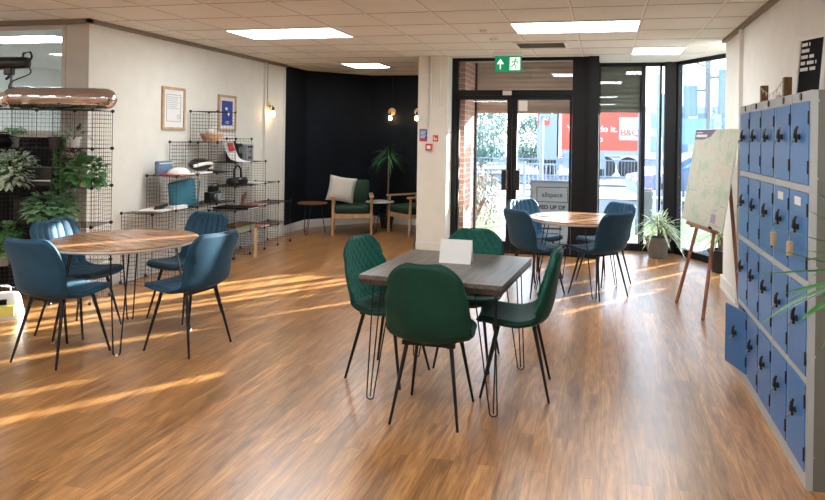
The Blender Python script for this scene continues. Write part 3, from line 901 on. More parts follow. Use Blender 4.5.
MB().box(-.48, .48, -.012, -.004, 0, .90).build('backing_board', M['paper'], mt)
MB().box(-.478, .478, -.004, -.002, .002, .898).build('map_sheet', M['map'], mt)
hd = MB().add([(-.475, -.001, .895), (-.475, -.001, .80), (-.25, -.001, .80), (-.10, -.001, .83), (.02, -.001, .895)], [(0, 1, 2, 3, 4)])
hd.add([(-.475, -.0019, .895), (-.475, -.0019, .80), (-.25, -.0019, .80), (-.10, -.0019, .83), (.02, -.0019, .895)], [(4, 3, 2, 1, 0)])
hd.build('title_banner', plain('banner_purple', (.13, .09, .15), .5), mt)
m = MB()
for k in range(9): m.box(-.44+k*.03, -.42+k*.03, -.001, .0005, .825, .85)
m.box(-.44, -.30, -.001, .0005, .865, .873)
m.build('title_marks', M['paper'], mt)
m = MB().box(.20, .30, -.002, -.0005, .05, .13).box(.18, .44, -.002, -.001, .03, .036).box(-.44, -.20, -.002, -.0005, .30, .306).box(.36, .45, -.002, -.0005, .21, .215).box(.22, .32, -.002, -.0005, .165, .17)
m.build('map_key', plain('map_key_purple', (.25, .2, .3), .5), mt)

# ------------------------------------------------------------------ plants
def pot(mb, r0, r1, h):
    return mb.lathe([(r0, 0), (r0+.002, .004), (r1-.004, h*.86), (r1+.006, h*.87), (r1+.008, h), (r1-.008, h), (r1-.012, h*.90)], seg=28)
def strap_plant(name, label, loc, pr, ph, potm, stem_h, nl, Lf, W, lm, cat='plant', spread=1., heads=((0, 0, 0),), droop=(.25, .9), rz=0, rr=11, xlim=9.):
    random.seed(rr)
    t = thing(name, label, cat, loc, rz)
    pot(MB(), pr*.66, pr, ph).build('pot', potm, t, smooth=35)
    MB().lathe([(pr*.9, ph*.88), (.001, ph*.92)], seg=20).build('soil', M['soil'], t)
    sm = MB(); fm = MB()
    for (hx, hy, hz) in heads:
        tip = Vector((hx, hy, ph+stem_h+hz))
        sm.tube([(hx*.2, hy*.2, ph*.85), (hx*.6+.01, hy*.6, ph+(stem_h+hz)*.5), tip], .014, 8, r2=.010)
        for k in range(nl):
            a_ = k*2.399+random.uniform(-.3, .3); el = random.uniform(-.15, 1.25)
            dd = Vector((math.cos(a_)*math.cos(el)*spread, math.sin(a_)*math.cos(el)*spread, math.sin(el)))
            if tip.x+dd.normalized().x*Lf*1.1 > xlim or (xlim < 9 and tip.y+dd.normalized().y*Lf*1.1 > xlim+.22): dd = Vector((-abs(dd.x), -abs(dd.y), dd.z))
            fm.leaf(tip+Vector((0, 0, random.uniform(-.05, .03))), dd, Lf*random.uniform(.7, 1.1), W, random.uniform(*droop), 6)
    sm.build('stem', M['bark'], t, smooth=40)
    fm.build('foliage', lm, t)
    return t
strap_plant('potted_dracaena', 'spiky cream-striped plant in a grey pot by the window mullions', (.70, 8.86, 0), .165, .27, M['potgrey'], .12, 70, .42, .022, M['lf_spider'], heads=((0, 0, .05), (.06, .03, -.02)), rr=5)
strap_plant('potted_dracaena', 'tall cream-striped plant in a charcoal pot behind the map easel', (1.36, 8.10, 0), .14, .27, M['potdark'], .15, 60, .42, .025, M['lf_spider'], heads=((0, 0, 0), (.05, 0, .85), (-.06, .05, .45)), rr=6)
strap_plant('potted_dracaena', 'tall thin dracaena with a bare trunk in the dark blue bay', (-3.62, 10.35, 0), .13, .22, M['potdark'], 1.02, 90, .38, .022, M['lf_dark'], heads=((.02, 0, 0),), droop=(.3, 1.0), rr=7)
strap_plant('potted_palm', 'glossy green strap-leaved plant reaching in from the right in front of the lockers', (1.09, 2.62, 0), .13, .30, M['potdark'], .76, 60, .52, .040, M['lf_right'], heads=((-.02, .05, 0),), droop=(.1, .55), rr=9, xlim=.15)

# ------------------------------------------------------------------ wire racks
C1 = .352
def wire_panel_mesh(c, name, h=None):
    m = MB(); h = h or c
    r_ = .0028
    for a_ in (0, 1):
        m.tube([(a_*c, 0, 0), (a_*c, 0, h)], r_, 5); m.tube([(0, 0, a_*h), (c, 0, a_*h)], r_, 5)
    n = 9
    for k in range(1, n):
        q = c*k/n; w_ = h*k/n
        m.tube([(q, 0, 0), (q, 0, h)], .0013, 4, cap=False); m.tube([(0, 0, w_), (c, 0, w_)], .0013, 4, cap=False)
    o = m.build(name, M['black'])
    me = o.data; bpy.data.objects.remove(o)
    return me
def conn_mesh():
    o = MB().lathe([(.004, -.007), (.016, -.007), (.018, 0), (.016, .007), (.004, .007)], seg=10).build('x', M['plastic'], smooth=40)
    me = o.data; bpy.data.objects.remove(o); return me
CONN = conn_mesh()
def rack(name, label, loc, rz, c, heights, ch=None):
    ch = ch or c
    t = thing(name, label, 'wire rack', loc, rz, 'black wire grid racks on the left')
    me = wire_panel_mesh(c, 'wire_panel', ch); mes = wire_panel_mesh(c, 'wire_panel')
    def pan(x, y, z, kind):
        o = bpy.data.objects.new('wire_panel', mes if kind == 'shelf' else me); col.objects.link(o); o.parent = t
        o.location = (x, y, z)
        if kind == 'side': o.rotation_euler = (0, 0, PI/2)
        if kind == 'shelf': o.rotation_euler = (-PI/2, 0, 0); 
    n = len(heights); cs = set()
    for i, h in enumerate(heights):
        for k in range(h):
            pan(i*c, c, k*ch, 'back')
        for k in range(h+1):
            if k == 0: continue
            pan(i*c, 0, k*ch, 'shelf')
    for i in range(n+1):
        hh = max(heights[i-1] if i > 0 else 0, heights[i] if i < n else 0)
        for k in range(hh): pan(i*c, 0, k*ch, 'side')
        for k in range(hh+1):
            cs.add((i, k))
    for (i, k) in cs:
        for y in (0, c):
            o = bpy.data.objects.new('connector', CONN); col.objects.link(o); o.parent = t
            o.location = (i*c, y, max(k*ch, .018)); o.rotation_euler = (PI/2, 0, 0)
    return t
# shelf panel is rotated so that it lies flat: local z becomes +y
ra = R(15)
rl = Vector((-4.49, 4.86, 0)); rd = Vector((math.cos(ra), math.sin(ra), 0)); o1 = rl-rd*C1*4
rack('wire_grid_rack', 'tall black wire grid rack of plants in front of the glass partition', o1, ra, C1, [5, 5, 5, 5])
def r1(i, y, k, dz=.004):      # a point on rack 1: cell coordinate along, depth fraction, level
    p = o1+rd*C1*i+Vector((-rd.y, rd.x, 0))*C1*y
    return Vector((p.x, p.y, k*C1+dz))
C2 = .365
# rack 2 runs along the left wall, local x = world +y
R2X, R2Y = -4.47, 5.63
rack('wire_grid_rack', 'black wire grid shelving stepping up against the cream wall under the framed prints', (R2X, R2Y, 0), R(90), C2, [2, 3, 4, 5])
rack('wire_grid_rack', 'black wire grid shelving stepping down along the cream wall towards the dark bay', (R2X, R2Y+C2*4+.02, 0), R(90), .36, [5, 4, 3, 2], .30)
def r2(i, y, k, dz=.004):      # along the wall, depth from front, level
    return Vector((R2X-C2*y, R2Y+C2*i, k*C2+dz))

def r3(yy, y, k, dz=.004):      # on the second wall rack: world y, depth from front, level of .30 m
    return Vector((R2X-.36*y, yy, k*.30+dz))

# rack 1 contents
def bush(name, label, loc, potr, poth, potm, lm, n, rx, rz, L_, W_, cz, rr=1, droop=.4, hang=False):
    random.seed(rr)
    t = thing(name, label, 'plant', loc)
    pot(MB(), potr*.75, potr, poth).build('pot', potm, t, smooth=35)
    MB().lathe([(potr*.88, poth*.86), (.001, poth*.9)], seg=14).build('soil', M['soil'], t)
    fm = MB(); sm = MB()
    for k in range(n):
        a_ = random.uniform(0, 2*PI); e_ = random.uniform(-.9, 1.)
        q = random.uniform(.45, 1)**.6
        p = Vector((math.cos(a_)*rx*q*math.sqrt(1-e_*e_*.8), math.sin(a_)*rx*q*math.sqrt(1-e_*e_*.8), cz+rz*e_*q))
        dd = Vector((p.x, p.y, (p.z-cz)*.8+.02)).normalized()+Vector((random.uniform(-.5, .5), random.uniform(-.5, .5), random.uniform(-.3, .5)))
        fm.leaf(p, dd, L_*random.uniform(.7, 1.15), W_*random.uniform(.8, 1.1), droop, 3)
        if k % 6 == 0: sm.tube([(0, 0, poth*.85), (p.x*.5, p.y*.5, max(poth, p.z*.6+.03)), p], .002, 4, cap=False)
    fm.build('foliage', lm, t)
    sm.build('stems', M['lf_green'], t)
    return t
bush('potted_plant', 'pale variegated bushy plant at the left edge of the plant rack', r1(2.0, .0, 3), .07, .12, M['potdark'], M['lf_pale'], 420, .20, .17, .065, .042, .16, 2)
bush('potted_plant', 'round-leaved grey-green plant on the rack below the trailing plant', r1(2.95, .1, 2), .06, .10, M['potdark'], M['lf_euc'], 300, .22, .14, .065, .055, .17, 3)
bush('potted_plant', 'broad-leaved green plant near the right end of the plant rack', r1(3.72, .25, 3), .06, .10, M['potwhite'], M['lf_green'], 240, .16, .14, .075, .07, .15, 4)
bush('potted_plant', 'purple-leaved plant beside the white pot on the plant rack', r1(3.42, .15, 3), .045, .17, M['potdark'], M['lf_purple'], 50, .09, .06, .06, .05, .30, 8)
bush('potted_plant', 'dark spiky plant in a small white pot high on the plant rack', r1(3.40, .3, 4), .045, .10, M['potwhite'], M['lf_dark'], 40, .11, .06, .10, .018, .13, 5)
bush('potted_plant', 'small green plant behind the nearest blue chair at the foot of the rack', r1(1.85, .0, 1), .055, .12, M['potgrey'], M['lf_green'], 220, .13, .15, .055, .045, .24, 6)
bush('potted_plant', 'small drooping green plant on an upper shelf of the rack, left end', r1(1.95, .2, 4), .035, .09, M['potgrey'], M['lf_green'], 34, .07, .04, .05, .03, .16, 12, droop=1.)
t = thing('trailing_plant', 'dark green trailing plant hanging down the plant rack', 'plant', r1(3.05, .08, 4))
random.seed(8)
pot(MB(), .045, .06, .10).build('pot', M['potdark'], t, smooth=35)
fm = MB(); sm = MB()
for k in range(16):
    a_ = random.uniform(0, 2*PI); rr_ = random.uniform(.03, .085); ln = random.uniform(.25, .6)
    tx, ty = math.cos(a_)*rr_, math.sin(a_)*rr_*.35+.03
    sm.tube([(tx*.3, ty*.3, .09), (tx, ty, .12), (tx*1.1, ty*1.1, -.05), (tx*1.1, ty*1.1, -ln)], .0015, 4, cap=False)
    z = .10
    while z > -ln:
        fm.leaf((tx*1.08, ty*1.08, z), (random.uniform(-1, 1), random.uniform(-1, .6), -.2), .035, .028, .3, 2); z -= .022
fm.build('foliage', foliage_material('leaf_trailing_green', (.06, .17, .05)), t); sm.build('stems', M['lf_green'], t)
# foil balloon on top of the rack
t = thing('foil_balloon', 'long rose and silver foil balloon lying on top of the plant rack', 'balloon', r1(3.0, .35, 5, .105), ra)
t.rotation_euler = (0, 0, ra)
prof = []
n = 28
vs = MB()
rad_ = []
pts = []
for i in range(n+1):
    q = i/n; x = -.50+1.0*q+.0
    e_ = min(q, 1-q)*1.0
    rr_ = .10*min(1, math.sqrt(max(0.02, 1-(1-min(1, e_/.11))**2)))*(1+.05*math.sin(q*40)*(1 if q < .35 else .3))
    pts.append(Vector((x, 0, 0))); rad_.append(rr_)
vs.use(M['foil'])
bm_ = MB(); bm_.use(M['foil']).tube(pts, rad_, 20)
ob = bm_.build('balloon_body', None, t, smooth=60)
sm = MB().tube([(-.49, 0, .0), (-.39, -.10, 0), (.39, -.10, 0), (.50, -.02, 0)], .006, 6)
sm.build('seam', M['foils'], t, smooth=60)
tl = MB().ball((-.46, -.05, -.02), .07, .07, .065, 12, 8, wob=.6).tube([(-.5, 0, 0), (-.55, -.01, .02)], .008, 6)
tl.build('crumpled_end', M['foils'], t, smooth=50)
t = thing('foil_balloon', 'silver foil balloon end at the left edge of the rack top', 'balloon', r1(1.55, .35, 5, .06), ra)
MB().ball((-.10, 0, 0), .20, .10, .055, 20, 10, wob=.2).build('balloon_body', M['foils'], t, smooth=60)
MB().tube([(-.28, 0, 0), (.10, -.02, 0)], .004, 6).build('seam', M['foil'], t)
# spotlight on a thin stand on the rack
t = thing('clamp_spotlight', 'black clamp spotlight with a curled cable above the foil balloons', 'spotlight', r1(1.45, .8, 5, .06), ra)
MB().tube([(0, 0, -.06), (0, 0, .28)], .012, 8).build('pole', M['galv'], t)
MB().tube([(-.22, 0, .36), (-.10, 0, .37), (.10, 0, .38), (.15, 0, .38)], [.05, .062, .055, .05], 16).build('lamp_body', M['plastic'], t, smooth=40)
MB().tube([(.10, 0, .43), (.11, 0, .47), (.17, 0, .48), (.185, 0, .44), (.16, 0, .38)], .010, 8).build('carry_handle', M['plastic'], t, smooth=60)
MB().rbox(-.06, .02, -.03, .03, .26, .33, .01).tube([(-.02, 0, .25), (-.02, -.04, .22)], .012, 8).build('clamp', M['plastic'], t)
MB().tube(crom([(.15, 0, .36), (.17, 0, .28), (.02, -.02, .20), (.0, -.03, .12), (.07, -.03, .08), (.0, -.03, .01)], 40), .006, 6).build('cable', M['plastic'], t, smooth=60)
# dark bag, printed bag and small shelf items
t = thing('black_bag', 'slouched black bag at the left end of the plant rack', 'bag', r1(1.65, .2, 4), ra)
MB().ball((0, 0, .055), .12, .09, .065, 16, 10, wob=.4).build('body', M['dark'], t, smooth=60)
MB().tube(crom([(-.06, 0, .09), (-.04, 0, .13), (.04, 0, .13), (.06, 0, .09)], 12), .006, 6).build('strap', M['dark'], t)
t = thing('printed_tote_bag', 'white bag printed in yellow and orange on the floor behind the nearest blue chair', 'bag', (-4.86, 4.33, 0), R(30))
m = MB().use(M['paper']).rbox(-.16, .16, -.07, .07, 0, .22, .03)
for v_ in m.v:
    v_.x *= 1-.25*max(0, v_.z/.22); v_.y *= 1-.5*max(0, v_.z/.22)
m.build('body', None, t, smooth=50)
m = MB().use(M['yellow']).box(-.08, .11, -.079, -.055, .04, .12).use(M['amber']).box(-.14, -.08, -.077, -.05, .05, .13).use(M['dark']).box(-.02, .05, -.066, -.04, .13, .17)
m.build('print', None, t)
MB().tube(crom([(-.06, 0, .21), (-.05, 0, .27), (.05, 0, .27), (.06, 0, .21)], 12), .006, 6).build('handle', M['paper'], t)
t = thing('printer', 'black box printer with a pale slot on the plant rack', 'printer', r1(2.6, .5, 3), ra)
MB().rbox(-.13, .13, -.14, .14, 0, .17, .012).build('body', M['plastic'], t)
MB().box(-.09, .11, -.145, -.14, .05, .062).build('paper_slot', M['whitetrim'], t)
t = thing('storage_box', 'black storage box with a pale handle on the low shelf of the plant rack', 'box', r1(2.3, .7, 2), ra)
MB().rbox(-.15, .15, -.15, .15, 0, .24, .012).build('body', M['plastic'], t)
MB().box(-.07, .05, -.155, -.15, .10, .108).build('handle', M['whitetrim'], t)

# ------------------------------------------------------------------ rack 2 contents (along the cream wall)
def book(name, label, loc, w, dpt, h, mat, rz=0., group=None):
    t = thing(name, label, 'book', loc, rz, group)
    MB().box(-w/2, w/2, -dpt/2, dpt/2, 0, .003).box(-w/2, w/2, -dpt/2, dpt/2, h-.003, h).box(-w/2, -w/2+.004, -dpt/2, dpt/2, .003, h-.003).build('cover', mat, t)
    MB().box(-w/2+.004, w/2-.004, -dpt/2+.004, dpt/2-.004, .003, h-.003).build('pages', M['paper'], t)
    return t
zr = R(90)
book('magazine', 'white magazine lying on the lowest left step of the wire shelves', r2(.75, .5, 2), .26, .30, .012, M['paper'], zr+.1)
book('magazine', 'thick white catalogue beside the black stapler on the lowest left step', r2(1.35, .5, 2), .24, .30, .035, M['paper'], zr)
t = thing('stapler', 'black stapler on the lowest left step of the wire shelves', 'stapler', r2(.95, .45, 2, .017), zr)
MB().rbox(-.10, .10, -.022, .022, 0, .016, .004).build('base', M['plastic'], t)
MB().rbox(-.09, .09, -.02, .02, .018, .045, .006, Matrix.Rotation(R(-5), 4, 'Y')).build('arm', M['plastic'], t)
t = thing('teal_tote', 'teal flat bag standing on the second wire shelf behind the blue chair', 'bag', r2(1.80, .35, 2), zr-.15)
m = MB().rbox(-.17, .17, -.04, .04, 0, .30, .015, Matrix.Rotation(R(-6), 4, 'Y'))
m.build('body', M['teal'], t, smooth=50)
MB().tube([(.17, -.042, 0), (.20, -.042, .29)], .008, 6).build('side_band', M['denim'], t)
book('magazine', 'red-edged magazine lying on the second left step of the wire shelves', r2(1.45, .4, 3), .27, .33, .014, M['red'], zr)
t = thing('denim_pouch', 'small blue-grey pouch standing on the second left step', 'pouch', r2(1.35, .7, 3), zr)
MB().rbox(-.12, .12, -.03, .03, 0, .155, .012).build('body', M['denim'], t, smooth=50)
MB().box(-.11, .11, -.034, -.03, .125, .135).build('flap_edge', M['paper'], t)
t = thing('white_cap', 'rounded white cap in front of the blue-grey pouch', 'cap', r2(1.50, .30, 3, .018), zr)
MB().lathe([(.12, 0), (.115, .02), (.09, .05), (.05, .068), (.001, .072)], seg=20).build('crown', M['paper'], t, smooth=50)
MB().prism([(-.10, -.10), (.10, -.10), (.07, -.16), (-.07, -.16)], 0, .006).build('peak', M['paper'], t)
book('magazine', 'pair of white leaflets on the wire shelf under the helmet', r2(2.5, .45, 3), .25, .30, .02, M['paper'], zr)
t = thing('helmet', 'black and white cycle helmet on the wire shelves', 'helmet', r2(2.75, .45, 3, .028), zr)
m = MB().use(M['plastic']).ball((0, 0, .075), .16, .11, .075, 18, 10)
m.build('shell', None, t, smooth=60)
MB().tube(crom([(-.16, -.03, .06), (-.05, -.108, .09), (.06, -.105, .085), (.16, -.03, .05)], 20), .02, 8).build('white_band', M['paper'], t, smooth=60)
MB().box(.10, .19, -.05, .05, .02, .05).build('peak', M['paper'], t)
t = thing('woven_basket', 'peach woven basket of bits on the upper wire shelf', 'basket', r2(3.35, .45, 4), zr)
MB().lathe([(.09, 0), (.13, .07), (.135, .10), (.125, .10), (.08, .01)], seg=20).build('body', M['peach'], t, smooth=50)
MB().ball((-.03, 0, .11), .05).ball((.05, .02, .12), .055).ball((.0, -.04, .10), .04).build('filling', M['creamc'], t, smooth=60)
t = thing('brochure', 'curling white brochure with a red square on the wire shelves', 'brochure', r3(7.26, .3, 4), zr)
m = MB(); P = crom([(0, .10, .27), (0, .06, .16), (0, .0, .05), (0, -.10, .012), (0, -.20, .004)], 14)
va = []
for p in P: va += [(-.11, p.y, p.z), (.11, p.y, p.z)]
vb = [(x, y+.003, z+.003) for x, y, z in va]
nn_ = len(va); fs = []
for i in range(14): a_ = i*2; fs += [(a_, a_+1, a_+3, a_+2), (nn_+a_+2, nn_+a_+3, nn_+a_+1, nn_+a_)]
m.add(va+vb, fs); m.build('sheet', M['paper'], t)
MB().box(-.05, .06, -.006, .002, -.055, .055, Matrix.Translation((0, .055, .19)) @ Matrix.Rotation(R(-20), 4, 'X')).build('red_square', M['red'], t)
t = thing('speaker', 'black upright box on the wire shelves beside the grey folder', 'speaker', r3(7.50, .75, 4), zr)
MB().rbox(-.06, .06, -.09, .09, 0, .235, .008).build('body', M['plastic'], t)
MB().lathe([(.04, 0), (.044, .004)], seg=16, mx=Matrix.Translation((0, -.092, .15)) @ Matrix.Rotation(PI/2, 4, 'X')).build('driver', M['galv'], t)
t = thing('folder_box', 'grey boxed book with dark printed marks on the wire shelves', 'box', r3(7.64, .5, 4), zr)
MB().rbox(-.085, .085, -.06, .06, 0, .22, .004).build('box_body', M['greycard'], t)
m = MB().box(-.05, .05, -.0615, -.06, .035, .05).box(-.03, .03, -.0615, -.06, .06, .07).box(-.06, .06, -.0615, -.06, .18, .20)
m.box(-.004, .004, -.062, -.06, .09, .16, Matrix.Translation((0, 0, .0)) @ Matrix.Rotation(0, 4, 'Y'))
m.box(-.03, .03, -.062, -.06, .12, .128)
m.build('print', M['dark'], t)
t = thing('handbag', 'black handbag with a tall loop handle on the wire shelves', 'bag', r3(7.38, .4, 3), zr)
MB().rbox(-.17, .17, -.07, .07, 0, .10, .03).build('body', M['plastic'], t, smooth=50)
MB().tube(crom([(-.06, 0, .09), (-.07, 0, .19), (0, 0, .25), (.08, 0, .2), (.09, 0, .09)], 20), .013, 8).build('handle', M['plastic'], t, smooth=60)
t = thing('camera', 'black camera on the wire shelf above the blue chair back', 'camera', r2(3.3, .35, 2), zr)
MB().rbox(-.11, .11, -.05, .05, 0, .13, .012).rbox(-.05, .05, -.04, .04, .13, .20, .01).build('body', M['plastic'], t)
MB().lathe([(.045, 0), (.045, .05), (.035, .055)], seg=18, mx=Matrix.Translation((0, -.05, .07)) @ Matrix.Rotation(PI/2, 4, 'X')).build('lens', M['galv'], t, smooth=40)
MB().tube(crom([(-.11, 0, .12), (-.05, -.03, .22), (.05, -.03, .22), (.11, 0, .12)], 14), .005, 6).build('strap', M['dark'], t)
book('magazine', 'row of magazines lying on the middle wire shelf below the handbag', r3(7.40, .45, 2), .28, .50, .02, M['dark'], zr)
book('magazine', 'pink-edged magazine on the middle wire shelf, farther along', r3(7.85, .45, 2), .24, .24, .02, M['pink'], zr)
t = thing('wooden_ornament', 'small red-brown wooden ornament on the middle wire shelf', 'ornament', r3(7.60, .5, 2, .025), zr)
MB().tube([(-.04, 0, 0), (.0, 0, .12), (.05, 0, .16)], [.02, .025, .012], 8).build('figure', M['easel'], t, smooth=40)
MB().box(-.05, .05, -.03, .03, 0, .012).build('plinth', M['easel'], t)
t = thing('document_box', 'flat sage and white box on the low wire shelf', 'box', r3(7.42, .35, 1), zr)
MB().rbox(-.26, .20, -.11, .11, 0, .085, .01).build('body', M['greenbk'], t)
MB().box(-.27, .21, -.12, .12, .085, .10).build('lid', M['tabbrown'], t)
book('magazine', 'stack of white and pink leaflets at the end of the low wire shelf', r3(7.9, .45, 1), .22, .26, .02, M['pink'], zr)
book('magazine', 'white leaflets lying on the wire shelf right of the handbag', r3(7.80, .45, 3), .25, .30, .012, M['paper'], zr)
t = thing('glass_vase', 'thin upright clear vase on the wire shelves', 'vase', r3(7.90, .85, 3, .018), zr)
MB().lathe([(.02, 0), (.025, .01), (.018, .10), (.022, .16)], seg=14).build('body', M['pier'], t, smooth=40)
MB().tube([(0, 0, .16), (.01, 0, .2)], .004, 5).build('stem', M['lf_dark'], t)
t = thing('wooden_board', 'pale wooden board standing on the floor at the front of the wire shelves', 'board', (-4.33, 7.36, 0), zr)
MB().rbox(-.03, .03, -.01, .01, 0, .36, .004).build('board', M['oakf'], t)
MB().tube([(0, -.012, .33), (0, .012, .33)], .008, 8).build('peg', M['dark'], t)

# framed pictures on the cream wall
def frame(y, z0, z1, w, label, art):
    t = thing('picture_frame', label, 'picture', (XL, y, z0), R(90), 'framed prints on the cream wall')
    h = z1-z0
    m = MB()
    for a_ in ((-w/2, -w/2+.03, 0, h), (w/2-.03, w/2, 0, h), (-w/2+.03, w/2-.03, 0, .03), (-w/2+.03, w/2-.03, h-.03, h)):
        m.box(a_[0], a_[1], -.025, 0, a_[2], a_[3])
    m.build('frame', M['oakf'], t)
    MB().box(-w/2+.03, w/2-.03, -.012, 0, .03, h-.03).build('mount', M['paper'], t)
    m = MB()
    if art == 'line':
        c_ = plain('print_ink', (.18, .26, .36), .7)
        x0, x1, q0, q1 = -w/2+.075, w/2-.075, .095, h-.085
        for a_ in ((x0, x0+.005, q0, q1), (x1-.005, x1, q0, q1), (x0, x1, q0, q0+.005), (x0, x1, q1-.005, q1)): m.box(a_[0], a_[1], -.0135, -.012, a_[2], a_[3])
        for k in range(7): m.box(x0+.015, x1-.03-.02*(k % 3), -.0135, -.012, q1-.03-k*.022, q1-.026-k*.022)
        m.tube([(x1-.07, -.013, q0+.05), (x1-.04, -.013, q0+.08), (x1-.02, -.013, q0+.04), (x1-.06, -.013, q0+.03)], .003, 5)
        m.build('print', c_, t)
    else:
        m.box(-w/2+.075, w/2-.075, -.0135, -.012, .075, h-.075).build('print', M['bluesign'], t)
        MB().ball((-.02, -.014, h*.62), .028, .002, .02).build('print_motif', M['paper'], t)
        MB().ball((.03, -.014, h*.48), .02, .002, .03).build('print_motif', M['paper'], t)
        MB().box(-.04, .04, -.0145, -.0135, .10, .108).box(-.03, .04, -.0145, -.0135, .12, .125).build('print_lines', M['paper'], t)
frame(6.46, 1.60, 2.09, .40, 'oak-framed line drawing, left one on the cream wall', 'line')
frame(7.53, 1.60, 2.07, .40, 'oak-framed dark blue print, right one on the cream wall', 'blue')

# wall bulbs
def wall_bulb(loc, rz, label):
    t = thing('wall_bulb', label, 'wall light', loc, rz, 'bare bulbs on round wooden wall plates')
    MB().lathe([(.068, 0), (.068, .02), (.062, .024)], seg=24, mx=Matrix.Rotation(PI/2, 4, 'X')).build('wooden_plate', M['oakf'], t, smooth=40)
    MB().tube([(0, -.02, 0), (0, -.09, .0), (0, -.10, -.02)], .007, 8).build('arm', M['blackm'], t, smooth=60)
    MB().lathe([(.018, 0), (.02, -.01), (.02, -.05), (.016, -.055)], (0, -.10, -.015), 14).build('bulb_holder', M['plastic'], t, smooth=40)
    MB().lathe([(.010, 0), (.014, -.015), (.026, -.04), (.031, -.058), (.025, -.078), (.010, -.09)], (0, -.10, -.068), 16).build('bulb', M['bulb'], t, smooth=60)
    MB().tube([(0, -.006, .05), (0, -.006, H-loc[2]-.001)], .004, 6).build('cable', M['plastic'], t)
    return t
wall_bulb((XL+.001, 8.56, 1.98), R(90), 'lit bare bulb on the cream wall above the wire shelves')
wall_bulb((-3.72, 10.849, 2.0), 0, 'lit bare bulb on the dark blue bay wall above the dracaena')
wall_bulb((-3.235, 10.849, 2.0), 0, 'lit bare bulb on the bay wall, half hidden by the column')

# ------------------------------------------------------------------ armchairs and side tables in the bay
def armchair(loc, rz, label):
    t = thing('armchair', label, 'armchair', loc, rz, 'wooden armchairs with dark green cushions')
    for sx in (-1, 1):
        MB().tube([(sx*.30, -.30, 0), (sx*.30, -.28, .585)], .022, 8, r2=.019).build('leg', M['oak'], t, smooth=40)
        MB().tube([(sx*.30, .34, 0), (sx*.30, .25, .57)], .022, 8, r2=.019).build('leg', M['oak'], t, smooth=40)
        MB().rbox(sx*.30-.035, sx*.30+.035, -.34, .34, .585, .612, .01).build('armrest', M['oak'], t)
        MB().box(sx*.30-.012, sx*.30+.012, -.28, .28, .27, .33).build('side_rail', M['oak'], t)
    MB().box(-.29, .29, -.305, -.28, .26, .335).box(-.29, .29, .26, .285, .24, .31).build('seat_rail', M['oak'], t)
    MB().rbox(-.275, .275, -.31, .27, .335, .455, .03).build('seat_cushion', M['cush'], t, smooth=50)
    MB().rbox(-.27, .27, -.05, .06, 0, .42, .035, Matrix.Translation((0, .235, .42)) @ Matrix.Rotation(R(-16), 4, 'X')).build('back_cushion', M['cush'], t, smooth=50)
    m = MB()
    for k in range(5): m.box(-.22+k*.10, -.18+k*.10, .08, .10, -.1, .38, Matrix.Translation((0, .235, .42)) @ Matrix.Rotation(R(-16), 4, 'X'))
    m.build('back_slats', M['oak'], t)
    return t
armchair((-3.97, 9.68, 0), R(22), 'wooden armchair with green cushions and a cream pillow, left in the bay')
armchair((-3.02, 9.98, 0), R(-38), 'wooden armchair partly hidden behind the white column')
t = thing('throw_pillow', 'cream textured pillow leaning in the left armchair', 'pillow', (-4.03, 9.62, .463), R(22))
m = MB()
n = 14; vs = []
for sgn in (1, -1):
    for i in range(n+1):
        for j in range(n+1):
            a_ = -1+2*i/n; b_ = -1+2*j/n
            bul = max(0, (1-a_**4)*(1-b_**4))**.5
            pin = 1-.07*(1-abs(a_*b_))*0
            vs.append((a_*.22*(1-.08*(1-b_*b_)), -sgn*.075*bul, b_*.21*(1-.08*(1-a_*a_))))
fs = []; N = (n+1)**2
for i in range(n):
    for j in range(n):
        a_ = i*(n+1)+j; fs.append((a_, a_+1, a_+n+2, a_+n+1)); fs.append((N+a_, N+a_+n+1, N+a_+n+2, N+a_+1))
m.add(vs, fs, Matrix.Translation((-.10, .02, .235)) @ Matrix.Rotation(R(-14), 4, 'X') @ Matrix.Rotation(R(9), 4, 'Y'))
m.build('pillow_body', M['creamc'], t, smooth=60)
def side_table(loc, mat, label):
    t = thing('side_table', label, 'side table', loc, 0, 'small round side tables on wire legs in the bay')
    MB().lathe([(.20, .47), (.23, .474), (.235, .487), (.225, .495), (.001, .495)], seg=36).build('tabletop', mat, t, smooth=35)
    for k in range(3):
        a_ = .5+k*2*PI/3; dx, dy = math.cos(a_), math.sin(a_)
        hairpin((dx*.13-dy*.05, dy*.13+dx*.05, .47), (dx*.13+dy*.05, dy*.13-dx*.05, .47), (dx*.20, dy*.20, 0), .005).build('leg', M['blackm'], t, smooth=40)
side_table((-4.52, 9.37, 0), M['tabbrown'], 'round brown side table left of the armchair with the pillow')
side_table((-3.60, 9.95, 0), M['tabwhite'], 'round pale side table between the two armchairs')

# signs on the column
YC = 8.2795
def plate(name, label, cat, x0, x1, z0, z1, mat):
    t = thing(name, label, cat, ((x0+x1)/2, 8.30, z0))
    w, h = (x1-x0)/2, z1-z0
    MB().box(-w, w, -.004, 0, 0, h).build('plate', mat, t)
    return t, w, h
t, w, h = plate('notice', 'blue and white fire action notice on the white column', 'sign', -2.452, -2.345, 1.50, 1.665, M['bluesign'])
m = MB()
for k in range(6): m.box(-w+.012, w-.012-.01*(k % 3), -.005, -.004, h-.03-k*.018, h-.022-k*.018)
m.build('text_lines', M['paper'], t)
MB().box(-w, w, -.0055, -.004, 0, .035).build('red_band', M['red'], t)
t, w, h = plate('notice', 'small red and white fire sign on the white column', 'sign', -2.265, -2.19, 1.50, 1.585, M['red'])
MB().box(-.025, -.012, -.005, -.004, .02, .065).box(.0, .022, -.005, -.004, .02, .045).build('pictogram', M['paper'], t)
t = thing('fire_call_point', 'red fire alarm call point on the white column', 'alarm', (-2.31, 8.30, 1.38))
MB().rbox(-.045, .045, -.045, 0, 0, .09, .006).build('housing', M['red'], t)
